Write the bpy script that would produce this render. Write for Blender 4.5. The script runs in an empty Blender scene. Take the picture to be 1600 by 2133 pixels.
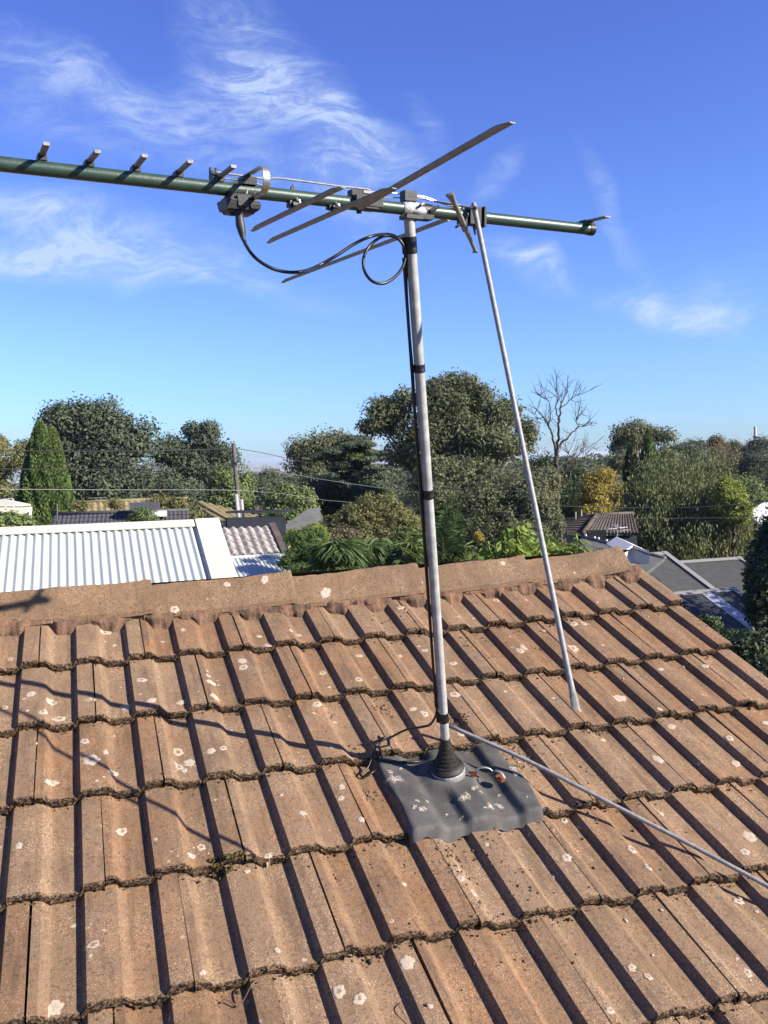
import bpy, math, random
import numpy as np
from mathutils import Matrix, Vector

# ------------------------------------------------------------------ camera, sky, sun
SC = bpy.context.scene
COL = SC.collection
F, PX, PY = 1820.0, 800.0, 1066.5           # focal length and centre in photo pixels
CR = np.array([0.99982249, -0.00118467, -0.01880393])
CU = np.array([0.01884121, 0.06286523, 0.99784416])
CW = np.array([0.0, 0.99802132, -0.06287639])
cam = bpy.data.cameras.new('camera')
cam.sensor_fit = 'VERTICAL'; cam.sensor_height = 24.0; cam.lens = 24.0 * F / 2133.0
cam.clip_start = 0.05; cam.clip_end = 90000
camo = bpy.data.objects.new('camera', cam); COL.objects.link(camo)
camo.matrix_world = Matrix(((CR[0], CU[0], -CW[0], 0), (CR[1], CU[1], -CW[1], 0), (CR[2], CU[2], -CW[2], 0), (0, 0, 0, 1)))
SC.camera = camo
SUN_AZ, SUN_EL = 111.0, 29.6
SC.view_settings.view_transform = 'Standard'; SC.view_settings.look = 'None'
SC.view_settings.gamma = 1.0; SC.view_settings.use_curve_mapping = False
SC.view_settings.exposure = 1.12
SC.cycles.max_bounces = 6; SC.cycles.diffuse_bounces = 2; SC.cycles.volume_bounces = 0
SC.cycles.caustics_reflective = False; SC.cycles.caustics_refractive = False
SKY_STR = 0.064
sun = bpy.data.lights.new('sun', 'SUN'); sun.energy = 5.0; sun.angle = math.radians(0.5); sun.color = (1.0, 0.91, 0.77)
suno = bpy.data.objects.new('sun', sun); COL.objects.link(suno)
_a, _e = math.radians(SUN_AZ), math.radians(SUN_EL)
SV = np.array([math.sin(_a) * math.cos(_e), math.cos(_a) * math.cos(_e), math.sin(_e)])
suno.rotation_euler = Vector(SV).to_track_quat('Z', 'Y').to_euler()

def ray(x, y): return CR * (x - PX) / F + CU * (PY - y) / F + CW
def at(x, y, d): return ray(x, y) * d       # the point seen at photo pixel x, y, d metres ahead
def px2ang(x, y):
    v = ray(x, y); v = v / np.linalg.norm(v)
    return math.atan2(v[0], v[1]), math.asin(v[2])
def nrm(v): return np.asarray(v, float) / np.linalg.norm(v)

class NG:
    def __init__(s, tree): s.t = tree; s.n = tree.nodes; s.l = tree.links
    def add(s, typ, **kw):
        nd = s.n.new(typ)
        for k, v in kw.items():
            if k == 'ins':
                for i, val in v.items():
                    if isinstance(val, bpy.types.NodeSocket): s.l.new(val, nd.inputs[i])
                    else: nd.inputs[i].default_value = val
            else: setattr(nd, k, v)
        return nd
    def math(s, op, a, b=0.0, c=None, clamp=False):
        nd = s.add('ShaderNodeMath', operation=op, use_clamp=clamp, ins={0: a, 1: b})
        if c is not None:
            if isinstance(c, bpy.types.NodeSocket): s.l.new(c, nd.inputs[2])
            else: nd.inputs[2].default_value = c
        return nd.outputs[0]
    def mix(s, f, a, b, blend='MIX'):
        nd = s.add('ShaderNodeMix', data_type='RGBA', blend_type=blend)
        for i, v in ((0, f), (6, a), (7, b)):
            if isinstance(v, bpy.types.NodeSocket): s.l.new(v, nd.inputs[i])
            elif i == 0: nd.inputs[0].default_value = v
            else: nd.inputs[i].default_value = (v[0], v[1], v[2], 1)
        return nd.outputs[2]
    def noise(s, vec, scale, detail=4, rough=.55, dist=0, col=False):
        nd = s.add('ShaderNodeTexNoise', ins={'Scale': scale, 'Detail': detail, 'Roughness': rough, 'Distortion': dist})
        if vec is not None: s.l.new(vec, nd.inputs['Vector'])
        return nd.outputs[1 if col else 0]
    def ramp(s, v, lo, hi, a=0.0, b=1.0, smooth=True):
        nd = s.add('ShaderNodeMapRange', interpolation_type='SMOOTHSTEP' if smooth else 'LINEAR', ins={0: v, 1: lo, 2: hi, 3: a, 4: b})
        return nd.outputs[0]

# ---- world: Nishita daylight with thin cirrus
W = bpy.data.worlds.new('World'); SC.world = W; W.use_nodes = True
wt = W.node_tree; g = NG(wt); bg = wt.nodes['Background']; bg.inputs[1].default_value = SKY_STR
sky = g.add('ShaderNodeTexSky', sky_type='NISHITA', sun_disc=False, sun_elevation=_e, sun_rotation=_a, altitude=200.0,
            air_density=1.0, dust_density=0.35, ozone_density=3.0)
tc = g.add('ShaderNodeTexCoord').outputs['Generated']
sep = g.add('ShaderNodeSeparateXYZ', ins={0: tc})
az = g.math('ARCTAN2', sep.outputs[0], sep.outputs[1]); el = g.math('ARCSINE', sep.outputs[2])
ae = g.add('ShaderNodeCombineXYZ', ins={0: az, 1: el, 2: 0.0}).outputs[0]
warp = g.noise(ae, 3.2, 3, .5, 0, True)
wv = g.add('ShaderNodeVectorMath', operation='MULTIPLY_ADD', ins={0: warp, 1: (.16, .16, 0), 2: ae}).outputs[0]
def patch(x, y, ang, sx, sy, amp):
    a0, e0 = px2ang(x, y)
    mp = g.add('ShaderNodeMapping', vector_type='TEXTURE', ins={0: wv, 1: (a0 + .08, e0 + .08, 0), 2: (0, 0, math.radians(ang)), 3: (sx / F, sy / F, 1)})
    ln = g.add('ShaderNodeVectorMath', operation='LENGTH', ins={0: mp.outputs[0]}).outputs[1]
    return g.ramp(ln, 1.0, 0.0, 0.0, amp)
PATCH = [(560, 180, -38, 320, 140, .88), (720, 300, -22, 250, 80, .8), (420, 270, 12, 340, 110, .65), (110, 190, -14, 300, 70, .75),
         (80, 280, -20, 190, 45, .4), (170, 470, -13, 440, 62, .85), (300, 560, -9, 500, 50, .85), (60, 520, -4, 300, 45, .8),
         (620, 380, 0, 300, 80, .5), (1100, 535, -20, 130, 42, .95), (1050, 385, 40, 110, 38, .45), (1370, 620, -18, 190, 48, .95),
         (1500, 650, -5, 120, 40, 1.0), (1290, 450, -60, 190, 40, .35), (1480, 590, 0, 200, 60, .3), (560, 880, 3, 330, 22, .6), (60, 885, 0, 160, 25, .6),
         (1330, 870, 0, 200, 14, .35), (780, 430, 0, 180, 90, .45), (900, 280, -60, 120, 50, .3)]
tot = None
for p in PATCH:
    v = patch(*p); tot = v if tot is None else g.math('ADD', tot, v)
# the sky beyond the frame carries the same kind of wisps
cd = g.math('ABSOLUTE', g.math('SUBTRACT', az, 0.0)); out_m = g.math('MAXIMUM', g.ramp(cd, .46, .8), g.ramp(el, .55, .75))
gen = g.math('MULTIPLY', g.math('MULTIPLY', g.ramp(g.noise(ae, 1.6, 2), .48, .7), out_m), g.ramp(el, .02, .2))
tot = g.math('ADD', tot, g.math('MULTIPLY', gen, .7))
mp = g.add('ShaderNodeMapping', ins={0: wv, 1: (0, 0, 0), 2: (0, 0, math.radians(24)), 3: (1.4, 4.6, 1)})
n1 = g.noise(mp.outputs[0], 6.5, 12, .68, 1.5)
mp2 = g.add('ShaderNodeMapping', ins={0: wv, 1: (3, 1, 0), 2: (0, 0, math.radians(-30)), 3: (2, 5, 1)})
n2 = g.noise(mp2.outputs[0], 13.0, 10, .68, 1.2)
st = g.math('ADD', g.math('MULTIPLY', g.ramp(n1, .38, .70), .85), g.math('MULTIPLY', g.ramp(n2, .42, .75), .4))
dens = g.math('MULTIPLY', tot, g.math('ADD', st, .24))
dens = g.math('MULTIPLY', g.ramp(dens, 0.02, 1.0, 0, 1, False), .8, clamp=True)
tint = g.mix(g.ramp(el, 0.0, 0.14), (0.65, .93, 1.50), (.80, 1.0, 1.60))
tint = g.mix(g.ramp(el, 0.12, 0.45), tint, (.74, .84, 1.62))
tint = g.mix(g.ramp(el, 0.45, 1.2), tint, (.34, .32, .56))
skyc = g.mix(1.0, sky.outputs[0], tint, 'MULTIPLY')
CLD = (4.5, 5.6, 7.6)
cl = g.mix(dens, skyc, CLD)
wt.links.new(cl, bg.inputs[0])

# ------------------------------------------------------------------ helpers
def root(name, loc, label, cat, group=None, kind=None):
    o = bpy.data.objects.new(name, None); COL.objects.link(o); o.location = Vector(loc)
    o.empty_display_size = .2
    return tag(o, label, cat, group, kind)
def tag(o, label=None, cat=None, group=None, kind=None):
    for k, v in (('label', label), ('category', cat), ('group', group), ('kind', kind)):
        if v: o[k] = v
    return o
def wloc(o):
    v = np.zeros(3)
    while o is not None: v = v + np.array(o.location); o = o.parent
    return v
class MB:
    def __init__(s): s.v = []; s.f = []; s.n = 0
    def add(s, verts, faces):
        verts = [tuple(map(float, p)) for p in verts]
        s.f += [tuple(i + s.n for i in f) for f in faces]; s.v += verts; s.n += len(verts); return s
    def box(s, c, ax, ay, az_):      # centre and three half-axis vectors
        c, ax, ay, az_ = map(np.array, (c, ax, ay, az_))
        vs = [c + i * ax + j * ay + k * az_ for i in (-1, 1) for j in (-1, 1) for k in (-1, 1)]
        s.add(vs, [(0, 1, 3, 2), (4, 6, 7, 5), (0, 4, 5, 1), (2, 3, 7, 6), (0, 2, 6, 4), (1, 5, 7, 3)]); return s
    def tube(s, pts, rad, k=10, cap=True, flat=None):
        pts = [np.array(p, float) for p in pts]
        rad = list(rad) if hasattr(rad, '__len__') else [rad] * len(pts)
        t = [nrm(pts[min(i + 1, len(pts) - 1)] - pts[max(i - 1, 0)]) for i in range(len(pts))]
        ref = np.array([0, 0, 1.]) if abs(t[0][2]) < .9 else np.array([1., 0, 0])
        if flat is not None: ref = np.array(flat[0], float)
        u = nrm(np.cross(t[0], ref)); vs = []
        for i, q in enumerate(pts):
            u = nrm(u - t[i] * (u @ t[i])); w = np.cross(t[i], u)
            fx = flat[1] if flat is not None else 1.0
            for j in range(k):
                a = 2 * math.pi * j / k
                vs.append(q + rad[i] * (math.cos(a) * u + math.sin(a) * w * fx))
        n = len(pts)
        fs = [(i * k + j, i * k + (j + 1) % k, (i + 1) * k + (j + 1) % k, (i + 1) * k + j) for i in range(n - 1) for j in range(k)]
        if cap: fs += [tuple(range(k - 1, -1, -1)), tuple((n - 1) * k + j for j in range(k))]
        s.add(vs, fs); return s
    def grid(s, P, close=False):     # P[i][j] points
        m, n = len(P), len(P[0])
        vs = [q for r_ in P for q in r_]
        s.add(vs, [(i * n + j, i * n + j + 1, (i + 1) * n + j + 1, (i + 1) * n + j) for i in range(m - 1) for j in range(n - 1)]); return s
    def poly(s, pts, thick=None):
        pts = [np.array(p, float) for p in pts]; k = len(pts)
        if thick is None: s.add(pts, [tuple(range(k))]); return s
        th = np.array(thick, float)
        s.add(pts + [p + th for p in pts], [tuple(range(k)), tuple(range(2 * k - 1, k - 1, -1))] + [(j, j + k, (j + 1) % k + k, (j + 1) % k) for j in range(k)]); return s
    def mesh(s, name, off, smooth=False):
        me = bpy.data.meshes.new(name)
        me.from_pydata([(a - off[0], b - off[1], c - off[2]) for a, b, c in s.v], [], s.f)
        if smooth: me.polygons.foreach_set('use_smooth', [True] * len(me.polygons))
        me.update(); return me
    def build(s, name, mat, parent=None, smooth=False, loc=None, angle=None):
        if parent is None: L = np.array(loc) if loc is not None else np.array(s.v).mean(0)
        else: L = np.zeros(3) if loc is None else np.array(loc) - wloc(parent)
        off = (wloc(parent) if parent is not None else 0) + L
        me = s.mesh(name, off, smooth); me.materials.append(mat)
        if angle: me.set_sharp_from_angle(angle=math.radians(angle))
        o = bpy.data.objects.new(name, me); COL.objects.link(o); o.parent = parent; o.location = Vector(L); return o
def npmesh(name, verts, quads, mat, parent=None, loc=None):
    off = np.array(loc if loc is not None else (0, 0, 0)) + (wloc(parent) if parent is not None else 0)
    if parent is None and loc is None: off = verts.mean(0)
    me = bpy.data.meshes.new(name); n, q = len(verts), len(quads)
    me.vertices.add(n); me.vertices.foreach_set('co', (verts - off).astype(np.float32).ravel())
    k = quads.shape[1]
    me.loops.add(q * k); me.loops.foreach_set('vertex_index', quads.astype(np.int32).ravel())
    me.polygons.add(q); me.polygons.foreach_set('loop_start', np.arange(0, q * k, k, dtype=np.int32))
    try: me.polygons.foreach_set('loop_total', np.full(q, k, dtype=np.int32))
    except Exception: pass
    me.update(calc_edges=True); me.materials.append(mat)
    o = bpy.data.objects.new(name, me); COL.objects.link(o); o.parent = parent
    o.location = Vector(off - wloc(parent)) if parent is not None else Vector(off)
    return o
def spline(pts, n=8):
    P = [np.array(p, float) for p in pts]; P = [2 * P[0] - P[1]] + P + [2 * P[-1] - P[-2]]; out = []
    for i in range(1, len(P) - 2):
        for k in range(n):
            t = k / n; a, b, c, d = P[i - 1:i + 3]
            out.append(.5 * ((2 * b) + (c - a) * t + (2 * a - 5 * b + 4 * c - d) * t * t + (3 * b - a - 3 * c + d) * t ** 3))
    return out + [P[-2]]

# ------------------------------------------------------------------ materials
AF = .76
def mat(name, col, rough=.7, metal=0, spec=.5, var=None, scale=20, bump=0, bscale=200, obj_rand=0, detail=5):
    col = tuple(AF * v for v in col); var = tuple(AF * v for v in var) if var is not None else None
    m = bpy.data.materials.new(name); m.use_nodes = True; t = m.node_tree; q = NG(t); b = t.nodes['Principled BSDF']
    b.inputs['Roughness'].default_value = rough; b.inputs['Metallic'].default_value = metal; b.inputs['Specular IOR Level'].default_value = spec
    tcn = q.add('ShaderNodeTexCoord').outputs['Object']
    c = col
    if var is not None:
        c = q.mix(q.ramp(q.noise(tcn, scale, detail), .35, .65), col, var)
    if obj_rand:
        r_ = q.add('ShaderNodeObjectInfo').outputs['Random']
        hs = q.add('ShaderNodeHueSaturation', ins={'Value': q.ramp(r_, 0, 1, 1 - obj_rand, 1 + obj_rand, False)})
        if isinstance(c, bpy.types.NodeSocket): t.links.new(c, hs.inputs['Color'])
        else: hs.inputs['Color'].default_value = (*c, 1)
        c = hs.outputs[0]
    if isinstance(c, bpy.types.NodeSocket): t.links.new(c, b.inputs['Base Color'])
    else: b.inputs['Base Color'].default_value = (*c, 1)
    if bump:
        bn = q.add('ShaderNodeBump', ins={'Strength': bump, 'Distance': 1.0 / bscale, 'Height': q.noise(tcn, bscale, 4)})
        t.links.new(bn.outputs[0], b.inputs['Normal'])
    return m
M = {}
M['alu'] = mat('weathered_aluminium', (.37, .36, .355), .6, .25, .5, (.27, .265, .26), 60, .25, 300)
M['strap'] = mat('bright_aluminium', (.62, .62, .58), .35, .8, .5, (.5, .5, .47), 40, .1, 200)
M['galv'] = mat('galvanised_steel', (.50, .50, .48), .65, .1, .4, (.36, .37, .36), 35, .12, 300)
M['cast'] = mat('cast_zinc', (.55, .55, .54), .6, .4, .5, (.42, .42, .41), 80, .4, 250)
M['green'] = mat('green_paint', (.026, .062, .048), .40, 0, .5, (.040, .080, .062), 25, .08, 200)
M['black'] = mat('black_plastic', (.010, .010, .013), .5, 0, .4, (.020, .020, .026), 60, .08, 200)
M['dkgrey'] = mat('dark_grey_plastic', (.030, .029, .036), .5, 0, .4, (.045, .044, .052), 40, .12, 200)
M['cable'] = mat('black_cable', (.007, .007, .009), .4, 0, .5)
M['rubber'] = mat('worn_rubber', (.013, .012, .011), .6, 0, .4, (.035, .031, .027), 40, .3, 200)
M['rust'] = mat('rusty_steel', (.30, .085, .035), .85, 0, .3, (.16, .05, .03), 90, .5, 250)
M['mortar'] = mat('red_mortar', (.25, .14, .09), .95, 0, .2, (.12, .082, .056), 26, 1.0, 160)
M['crumb'] = mat('moss_crumbs', (.10, .068, .043), .95, 0, .2, (.035, .025, .018), 60, .6, 300)
M['leaflit'] = mat('dry_litter', (.26, .17, .10), .9, 0, .2, (.12, .075, .05), 70, .3, 300)
M['deck'] = mat('dark_sun_stop', (.03, .026, .024), .95)
M['moss'] = mat('green_moss', (.11, .10, .035), .95, 0, .1, (.06, .055, .02), 90, .8, 300)

def tile_material(name, nose=True, base=((.352, .190, .099), (.262, .170, .106)), rnd=.16):
    m = bpy.data.materials.new(name); m.use_nodes = True; t = m.node_tree; q = NG(t); b = t.nodes['Principled BSDF']
    b.inputs['Roughness'].default_value = .93; b.inputs['Specular IOR Level'].default_value = .25
    geo = q.add('ShaderNodeNewGeometry').outputs['Position']
    r_ = q.add('ShaderNodeObjectInfo').outputs['Random']
    big = q.noise(geo, 2.6, 4, .6)
    med = q.noise(geo, 17, 6, .65)
    fine = q.noise(geo, 190, 4, .7)
    grit = q.noise(geo, 300, 3, .75)
    f1 = q.ramp(q.math('ADD', q.math('MULTIPLY', big, .55), q.math('MULTIPLY', q.math('ADD', med, q.math('MULTIPLY', r_, .42)), .45)), .42, .66)
    c = q.mix(f1, base[0], base[1])
    c = q.mix(q.math('MULTIPLY', q.ramp(q.noise(geo, 55, 5, .7), .5, .72), .5), c, (.15, .108, .075))
    c = q.mix(q.math('MULTIPLY', q.ramp(fine, .54, .68), q.ramp(q.noise(geo, 11, 4, .6), .40, .60, .25, .85)), c, (.075, .046, .028))
    c = q.mix(q.math('MULTIPLY', q.ramp(grit, .50, .66), q.ramp(q.noise(geo, 7.5, 5, .65), .43, .58, .30, .95)), c, (.66, .47, .30))
    c = q.mix(q.math('MULTIPLY', q.ramp(q.noise(geo, 95, 4, .7), .52, .66), .55), c, (.085, .058, .04))
    ac = q.add('ShaderNodeVectorMath', operation='DOT_PRODUCT', ins={0: geo, 1: (0.9439, .3301, 0)}).outputs[1]
    dn_ = q.add('ShaderNodeVectorMath', operation='DOT_PRODUCT', ins={0: geo, 1: (.3079, -.8804, -.3606)}).outputs[1]
    sv = q.add('ShaderNodeCombineXYZ', ins={0: q.math('MULTIPLY', ac, 34.0), 1: q.math('MULTIPLY', dn_, 4.5), 2: q.math('MULTIPLY', r_, 9.0)}).outputs[0]
    c = q.mix(q.math('MULTIPLY', q.ramp(q.noise(sv, 1.0, 5, .65), .48, .68), .55 if nose else .3), c, (.125, .082, .056))
    # little pale lichen freckles
    vn = q.add('ShaderNodeTexVoronoi', ins={'Vector': geo, 'Scale': 26.0, 'Randomness': 1.0})
    sepc = q.add('ShaderNodeSeparateColor', ins={0: vn.outputs['Color']})
    rad = q.math('MULTIPLY', q.ramp(sepc.outputs[0], .62, 1.0, 0, .17, False), 1.0)
    dd = q.math('ADD', vn.outputs['Distance'], q.math('MULTIPLY', q.math('SUBTRACT', q.noise(geo, 130, 3), .5), .25))
    spot = q.ramp(q.math('SUBTRACT', rad, dd), -.01, .03)
    c = q.mix(q.math('MULTIPLY', spot, q.ramp(q.noise(geo, 4.0, 2), .42, .6, .12, .75)), c, (.60, .47, .36))
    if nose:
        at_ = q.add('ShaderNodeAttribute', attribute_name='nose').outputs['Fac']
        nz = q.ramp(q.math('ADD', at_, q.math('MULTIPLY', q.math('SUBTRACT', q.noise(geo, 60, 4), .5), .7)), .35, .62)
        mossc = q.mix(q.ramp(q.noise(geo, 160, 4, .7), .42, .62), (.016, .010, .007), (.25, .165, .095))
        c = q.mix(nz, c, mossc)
    hs = q.add('ShaderNodeHueSaturation', ins={'Value': q.ramp(r_, 0, 1, AF * (1 - rnd), AF * (1 + rnd), False), 'Saturation': 1.0, 'Color': c})
    t.links.new(hs.outputs[0], b.inputs['Base Color'])
    h = q.math('ADD', q.math('MULTIPLY', q.noise(geo, 330, 4, .75), 1.0), q.math('MULTIPLY', med, 1.2))
    bn = q.add('ShaderNodeBump', ins={'Strength': .75, 'Distance': .0035, 'Height': h})
    t.links.new(bn.outputs[0], b.inputs['Normal'])
    return m
M['tile'] = tile_material('weathered_concrete_tile')
M['cap'] = tile_material('weathered_ridge_tile', False, ((.265, .160, .094), (.19, .125, .076)), .06)
def lichen_material(nm='pale_lichen', under=(.22, .13, .08)):
    m = bpy.data.materials.new(nm); m.use_nodes = True; t = m.node_tree; q = NG(t); b = t.nodes['Principled BSDF']
    b.inputs['Roughness'].default_value = .95; b.inputs['Specular IOR Level'].default_value = .1
    geo = q.add('ShaderNodeNewGeometry').outputs['Position']
    a = q.add('ShaderNodeAttribute', attribute_name='ring').outputs['Fac']
    k = q.math('ADD', a, q.math('MULTIPLY', q.math('SUBTRACT', q.noise(geo, 210, 4, .75), .5), 2.1))
    c = q.mix(q.ramp(k, .42, .62), under, (.40, .34, .275))
    t.links.new(c, b.inputs['Base Color'])
    bn = q.add('ShaderNodeBump', ins={'Strength': .6, 'Distance': .002, 'Height': q.noise(geo, 300, 3)}); t.links.new(bn.outputs[0], b.inputs['Normal'])
    return m
M['lichen'] = lichen_material(); M['dropping'] = lichen_material('dried_dropping', (.085, .082, .08))
def leaf_mat(name, a, b_, trans=.3, rough=.6):
    m = bpy.data.materials.new(name); m.use_nodes = True; t = m.node_tree; q = NG(t)
    for nd in list(t.nodes): t.nodes.remove(nd)
    out = q.add('ShaderNodeOutputMaterial'); geo = q.add('ShaderNodeNewGeometry')
    a = tuple(1.5 * v for v in a); b_ = tuple(1.3 * v for v in b_)
    r_ = geo.outputs['Random Per Island']
    nz = q.noise(geo.outputs['Position'], .45, 3)
    f = q.math('ADD', q.math('MULTIPLY', r_, .55), q.math('MULTIPLY', q.ramp(nz, .35, .65), .45))
    c = q.mix(f, a, b_)
    p = q.add('ShaderNodeBsdfPrincipled', ins={'Roughness': rough + .15, 'Specular IOR Level': .22, 'Base Color': c})
    tr = q.add('ShaderNodeBsdfTranslucent', ins={'Color': c})
    mx = q.add('ShaderNodeMixShader', ins={0: trans, 1: p.outputs[0], 2: tr.outputs[0]})
    t.links.new(mx.outputs[0], out.inputs[0]); return m
LF = {'gum': leaf_mat('gum_leaves', (.058, .068, .038), (.15, .155, .084)), 'dark': leaf_mat('dark_leaves', (.042, .058, .038), (.105, .125, .078)),
      'con': leaf_mat('conifer_leaves', (.045, .075, .028), (.12, .17, .05)), 'olive': leaf_mat('olive_leaves', (.085, .088, .036), (.17, .165, .068)),
      'yel': leaf_mat('yellow_leaves', (.20, .155, .04), (.33, .26, .06), .35), 'lime': leaf_mat('lime_leaves', (.07, .12, .024), (.20, .26, .055), .35),
      'ygr': leaf_mat('yellow_green_leaves', (.10, .125, .028), (.21, .235, .055), .35),
      'weep': leaf_mat('weeping_leaves', (.065, .078, .034), (.165, .178, .075)), 'palm': leaf_mat('palm_leaflets', (.025, .05, .016), (.11, .15, .045), .25, .4),
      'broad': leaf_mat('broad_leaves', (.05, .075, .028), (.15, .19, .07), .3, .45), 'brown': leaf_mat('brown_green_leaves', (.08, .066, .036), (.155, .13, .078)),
      'far': leaf_mat('far_leaves', (.050, .062, .036), (.12, .13, .07)), 'shade': leaf_mat('shaded_dark_leaves', (.018, .03, .015), (.05, .075, .035), .2, .4)}  # last entry: dark foliage with shade put into the leaf colour
M['bark'] = mat('bark', (.13, .105, .085), .95, 0, .2, (.07, .055, .045), 6, .6, 20)
M['pale_bark'] = mat('pale_bark', (.38, .34, .29), .9, 0, .2, (.22, .19, .16), 3, .3, 20)
M['deadwood'] = mat('dead_wood', (.12, .095, .085), .95, 0, .2, (.075, .06, .055), 4)
M['cream'] = mat('cream_steel', (.74, .71, .58), .5, 0, .4, (.69, .66, .53), 3)
M['white_sheet'] = mat('white_corrugated_steel', (.62, .68, .65), .45, 0, .5, (.58, .64, .61), 3)
M['grey_sheet'] = mat('grey_corrugated_steel', (.145, .148, .142), .7, 0, .3, (.115, .118, .113), 4)
M['dk_sheet'] = mat('shaded_blue_grey_steel', (.085, .095, .11), .7, 0, .3, (.07, .078, .09), 4)  # dark steel with the carport's blue shade put into the colour
M['skylight'] = mat('skylight_panel', (.52, .57, .66), .45, 0, .5, (.45, .5, .6), 3)
M['grey_tile'] = mat('mauve_grey_tile', (.50, .455, .43), .85, 0, .3, (.31, .28, .27), 9, .3, 60, .1)
M['dk_tile'] = mat('charcoal_roof_tile', (.10, .10, .115), .7, 0, .4, (.075, .075, .09), 6)
M['ylw_tile'] = mat('lichened_yellow_tile', (.34, .29, .15), .9, 0, .2, (.25, .21, .12), 3)
M['brn_tile'] = mat('brown_roof_tile', (.13, .105, .09), .85, 0, .3, (.09, .072, .064), 4)
M['wall_cream'] = mat('cream_wall', (.62, .56, .42), .9, 0, .2, (.56, .5, .38), 2)
M['wall_white'] = mat('white_wall', (.74, .72, .69), .9, 0, .2, (.68, .66, .63), 2)
M['wall_grey'] = mat('grey_wall', (.30, .31, .33), .9, 0, .2, (.26, .27, .29), 2)
M['wall_dark'] = mat('dark_shaded_wall', (.026, .03, .045), .9, 0, .2, (.02, .023, .035), 2)  # navy walls, darkened further with the shed's shade in the colour
M['wood_pole'] = mat('grey_timber_pole', (.17, .15, .135), .9, 0, .2, (.11, .095, .085), 8)
M['white_paint'] = mat('white_paint', (.78, .78, .76), .5)
M['glass'] = mat('window_glass', (.03, .035, .04), .1, 0, .8)
M['brick'] = mat('red_brick_wall', (.26, .12, .08), .9, 0, .2, (.20, .09, .06), 9)

# ------------------------------------------------------------------ ground and far country
def ground_z(x, y):
    d = math.hypot(x, y)
    prof = [(0, -5.2), (15, -5.4), (40, -8.0), (80, -11.5), (150, -13), (300, -17), (600, -21), (1200, -34), (2500, -60), (5000, -88), (90000, -90)]
    for (a, za), (b, zb_) in zip(prof, prof[1:]):
        if d <= b: z = za + (zb_ - za) * (d - a) / (b - a); break
    if 100 < d < 3000:
        az_ = math.atan2(x, y); k = min(1, (d - 100) / 150) * (1 - max(0, (d - 1200) / 1800))
        z += k * (5 * math.sin(az_ * 5 + 1) + 3 * math.sin(az_ * 11 + d * .004)) + k * 9 * max(0, min(1, (az_ - .12) * 5))
    return z
rings = [0.0] + list(np.geomspace(4, 60000, 60)); K = 144
vs = [(0, 0, -5.2)]; fs = []
for i, r_ in enumerate(rings[1:]):
    for j in range(K):
        a = 2 * math.pi * j / K; vs.append((r_ * math.sin(a), r_ * math.cos(a), ground_z(r_ * math.sin(a), r_ * math.cos(a))))
for j in range(K): fs.append((0, 1 + j, 1 + (j + 1) % K))
for i in range(len(rings) - 2):
    for j in range(K):
        a, b = 1 + i * K + j, 1 + i * K + (j + 1) % K; fs.append((a, b, b + K, a + K))
gm = bpy.data.materials.new('ground_cover'); gm.use_nodes = True; q = NG(gm.node_tree); b = gm.node_tree.nodes['Principled BSDF']
b.inputs['Roughness'].default_value = .95; b.inputs['Specular IOR Level'].default_value = .1
ps = q.add('ShaderNodeNewGeometry').outputs['Position']; ln = q.add('ShaderNodeVectorMath', operation='LENGTH', ins={0: ps}).outputs[1]
near = q.mix(q.ramp(q.noise(ps, .25, 4), .4, .6), (.05, .055, .025), (.11, .09, .055))
wood = q.mix(q.ramp(q.noise(ps, .03, 5), .4, .6), (.035, .042, .022), (.085, .08, .045))
town = q.mix(q.ramp(q.noise(ps, .006, 6, .7), .5, .62), (.09, .10, .08), (.32, .30, .29))
c = q.mix(q.ramp(ln, 60, 120), near, wood); c = q.mix(q.ramp(ln, 2200, 3500), c, town)
gm.node_tree.links.new(c, b.inputs['Base Color'])
gmb = MB().add(vs, fs); tag(gmb.build('ground', gm, None, True, (0, 0, 0)), kind='structure')
sea = MB(); P = [[(r_ * math.sin(a), r_ * math.cos(a), -86.0) for a in np.linspace(-math.pi / 3, math.pi / 3, 40)] for r_ in (17000, 30000, 70000)]
sea.grid(P); tag(sea.build('sea', mat('sea_water', (.03, .06, .09), .25, 0, .5), None, False, (0, 0, 0)), kind='structure')
hz = bpy.data.materials.new('haze'); hz.use_nodes = True; t = hz.node_tree
for nd in list(t.nodes): t.nodes.remove(nd)
o_ = t.nodes.new('ShaderNodeOutputMaterial'); pv = t.nodes.new('ShaderNodeVolumePrincipled')
pv.inputs['Color'].default_value = (.80, .90, 1.0, 1); pv.inputs['Density'].default_value = 1.1e-4; pv.inputs['Anisotropy'].default_value = .2
t.links.new(pv.outputs[0], o_.inputs['Volume'])
HZ = MB().box((0, 0, -36.0), (80000, 0, 0), (0, 80000, 0), (0, 0, 56.0)).build('haze', hz, None, False, (0, 0, -36.0))
tag(HZ, 'pale blue haze over the distant plain and sea', 'haze', kind='stuff')

# ------------------------------------------------------------------ our tiled roof
P0 = np.array([-1.2628625828611233, 3.038311061029289, -0.5223566168142192])
E1 = np.array([0.9439415474277615, 0.3301126399271667, 0.0]); E2 = np.array([0.30789766567, -0.88041887474, -0.36064058629])
NN = np.array([0.119052016, -0.340423633, 0.932704866]); G = 0.31716; PT = 0.165; RH = 0.0190; BT = 0.028
WC = (-0.0028, -0.0025, 0.0034, 0.0024, -0.0103, 0.002, -0.0183, 0.0016)
def HW(c, r):
    c = (min(max(c, -1.5), 15.4) - 7) / 8; r = (min(max(r, -.3), 6) - 3) / 2
    return sum(a * b for a, b in zip(WC, (1, c, r, c * c, c * r, r * r, c * c * r, c ** 3)))
def RP(c, r, h=0.0): return P0 + E1 * (c * PT) + E2 * (r * G) + NN * (h + HW(c, r))
def sst(x): x = min(max(x, 0), 1); return x * x * (3 - 2 * x)
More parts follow.
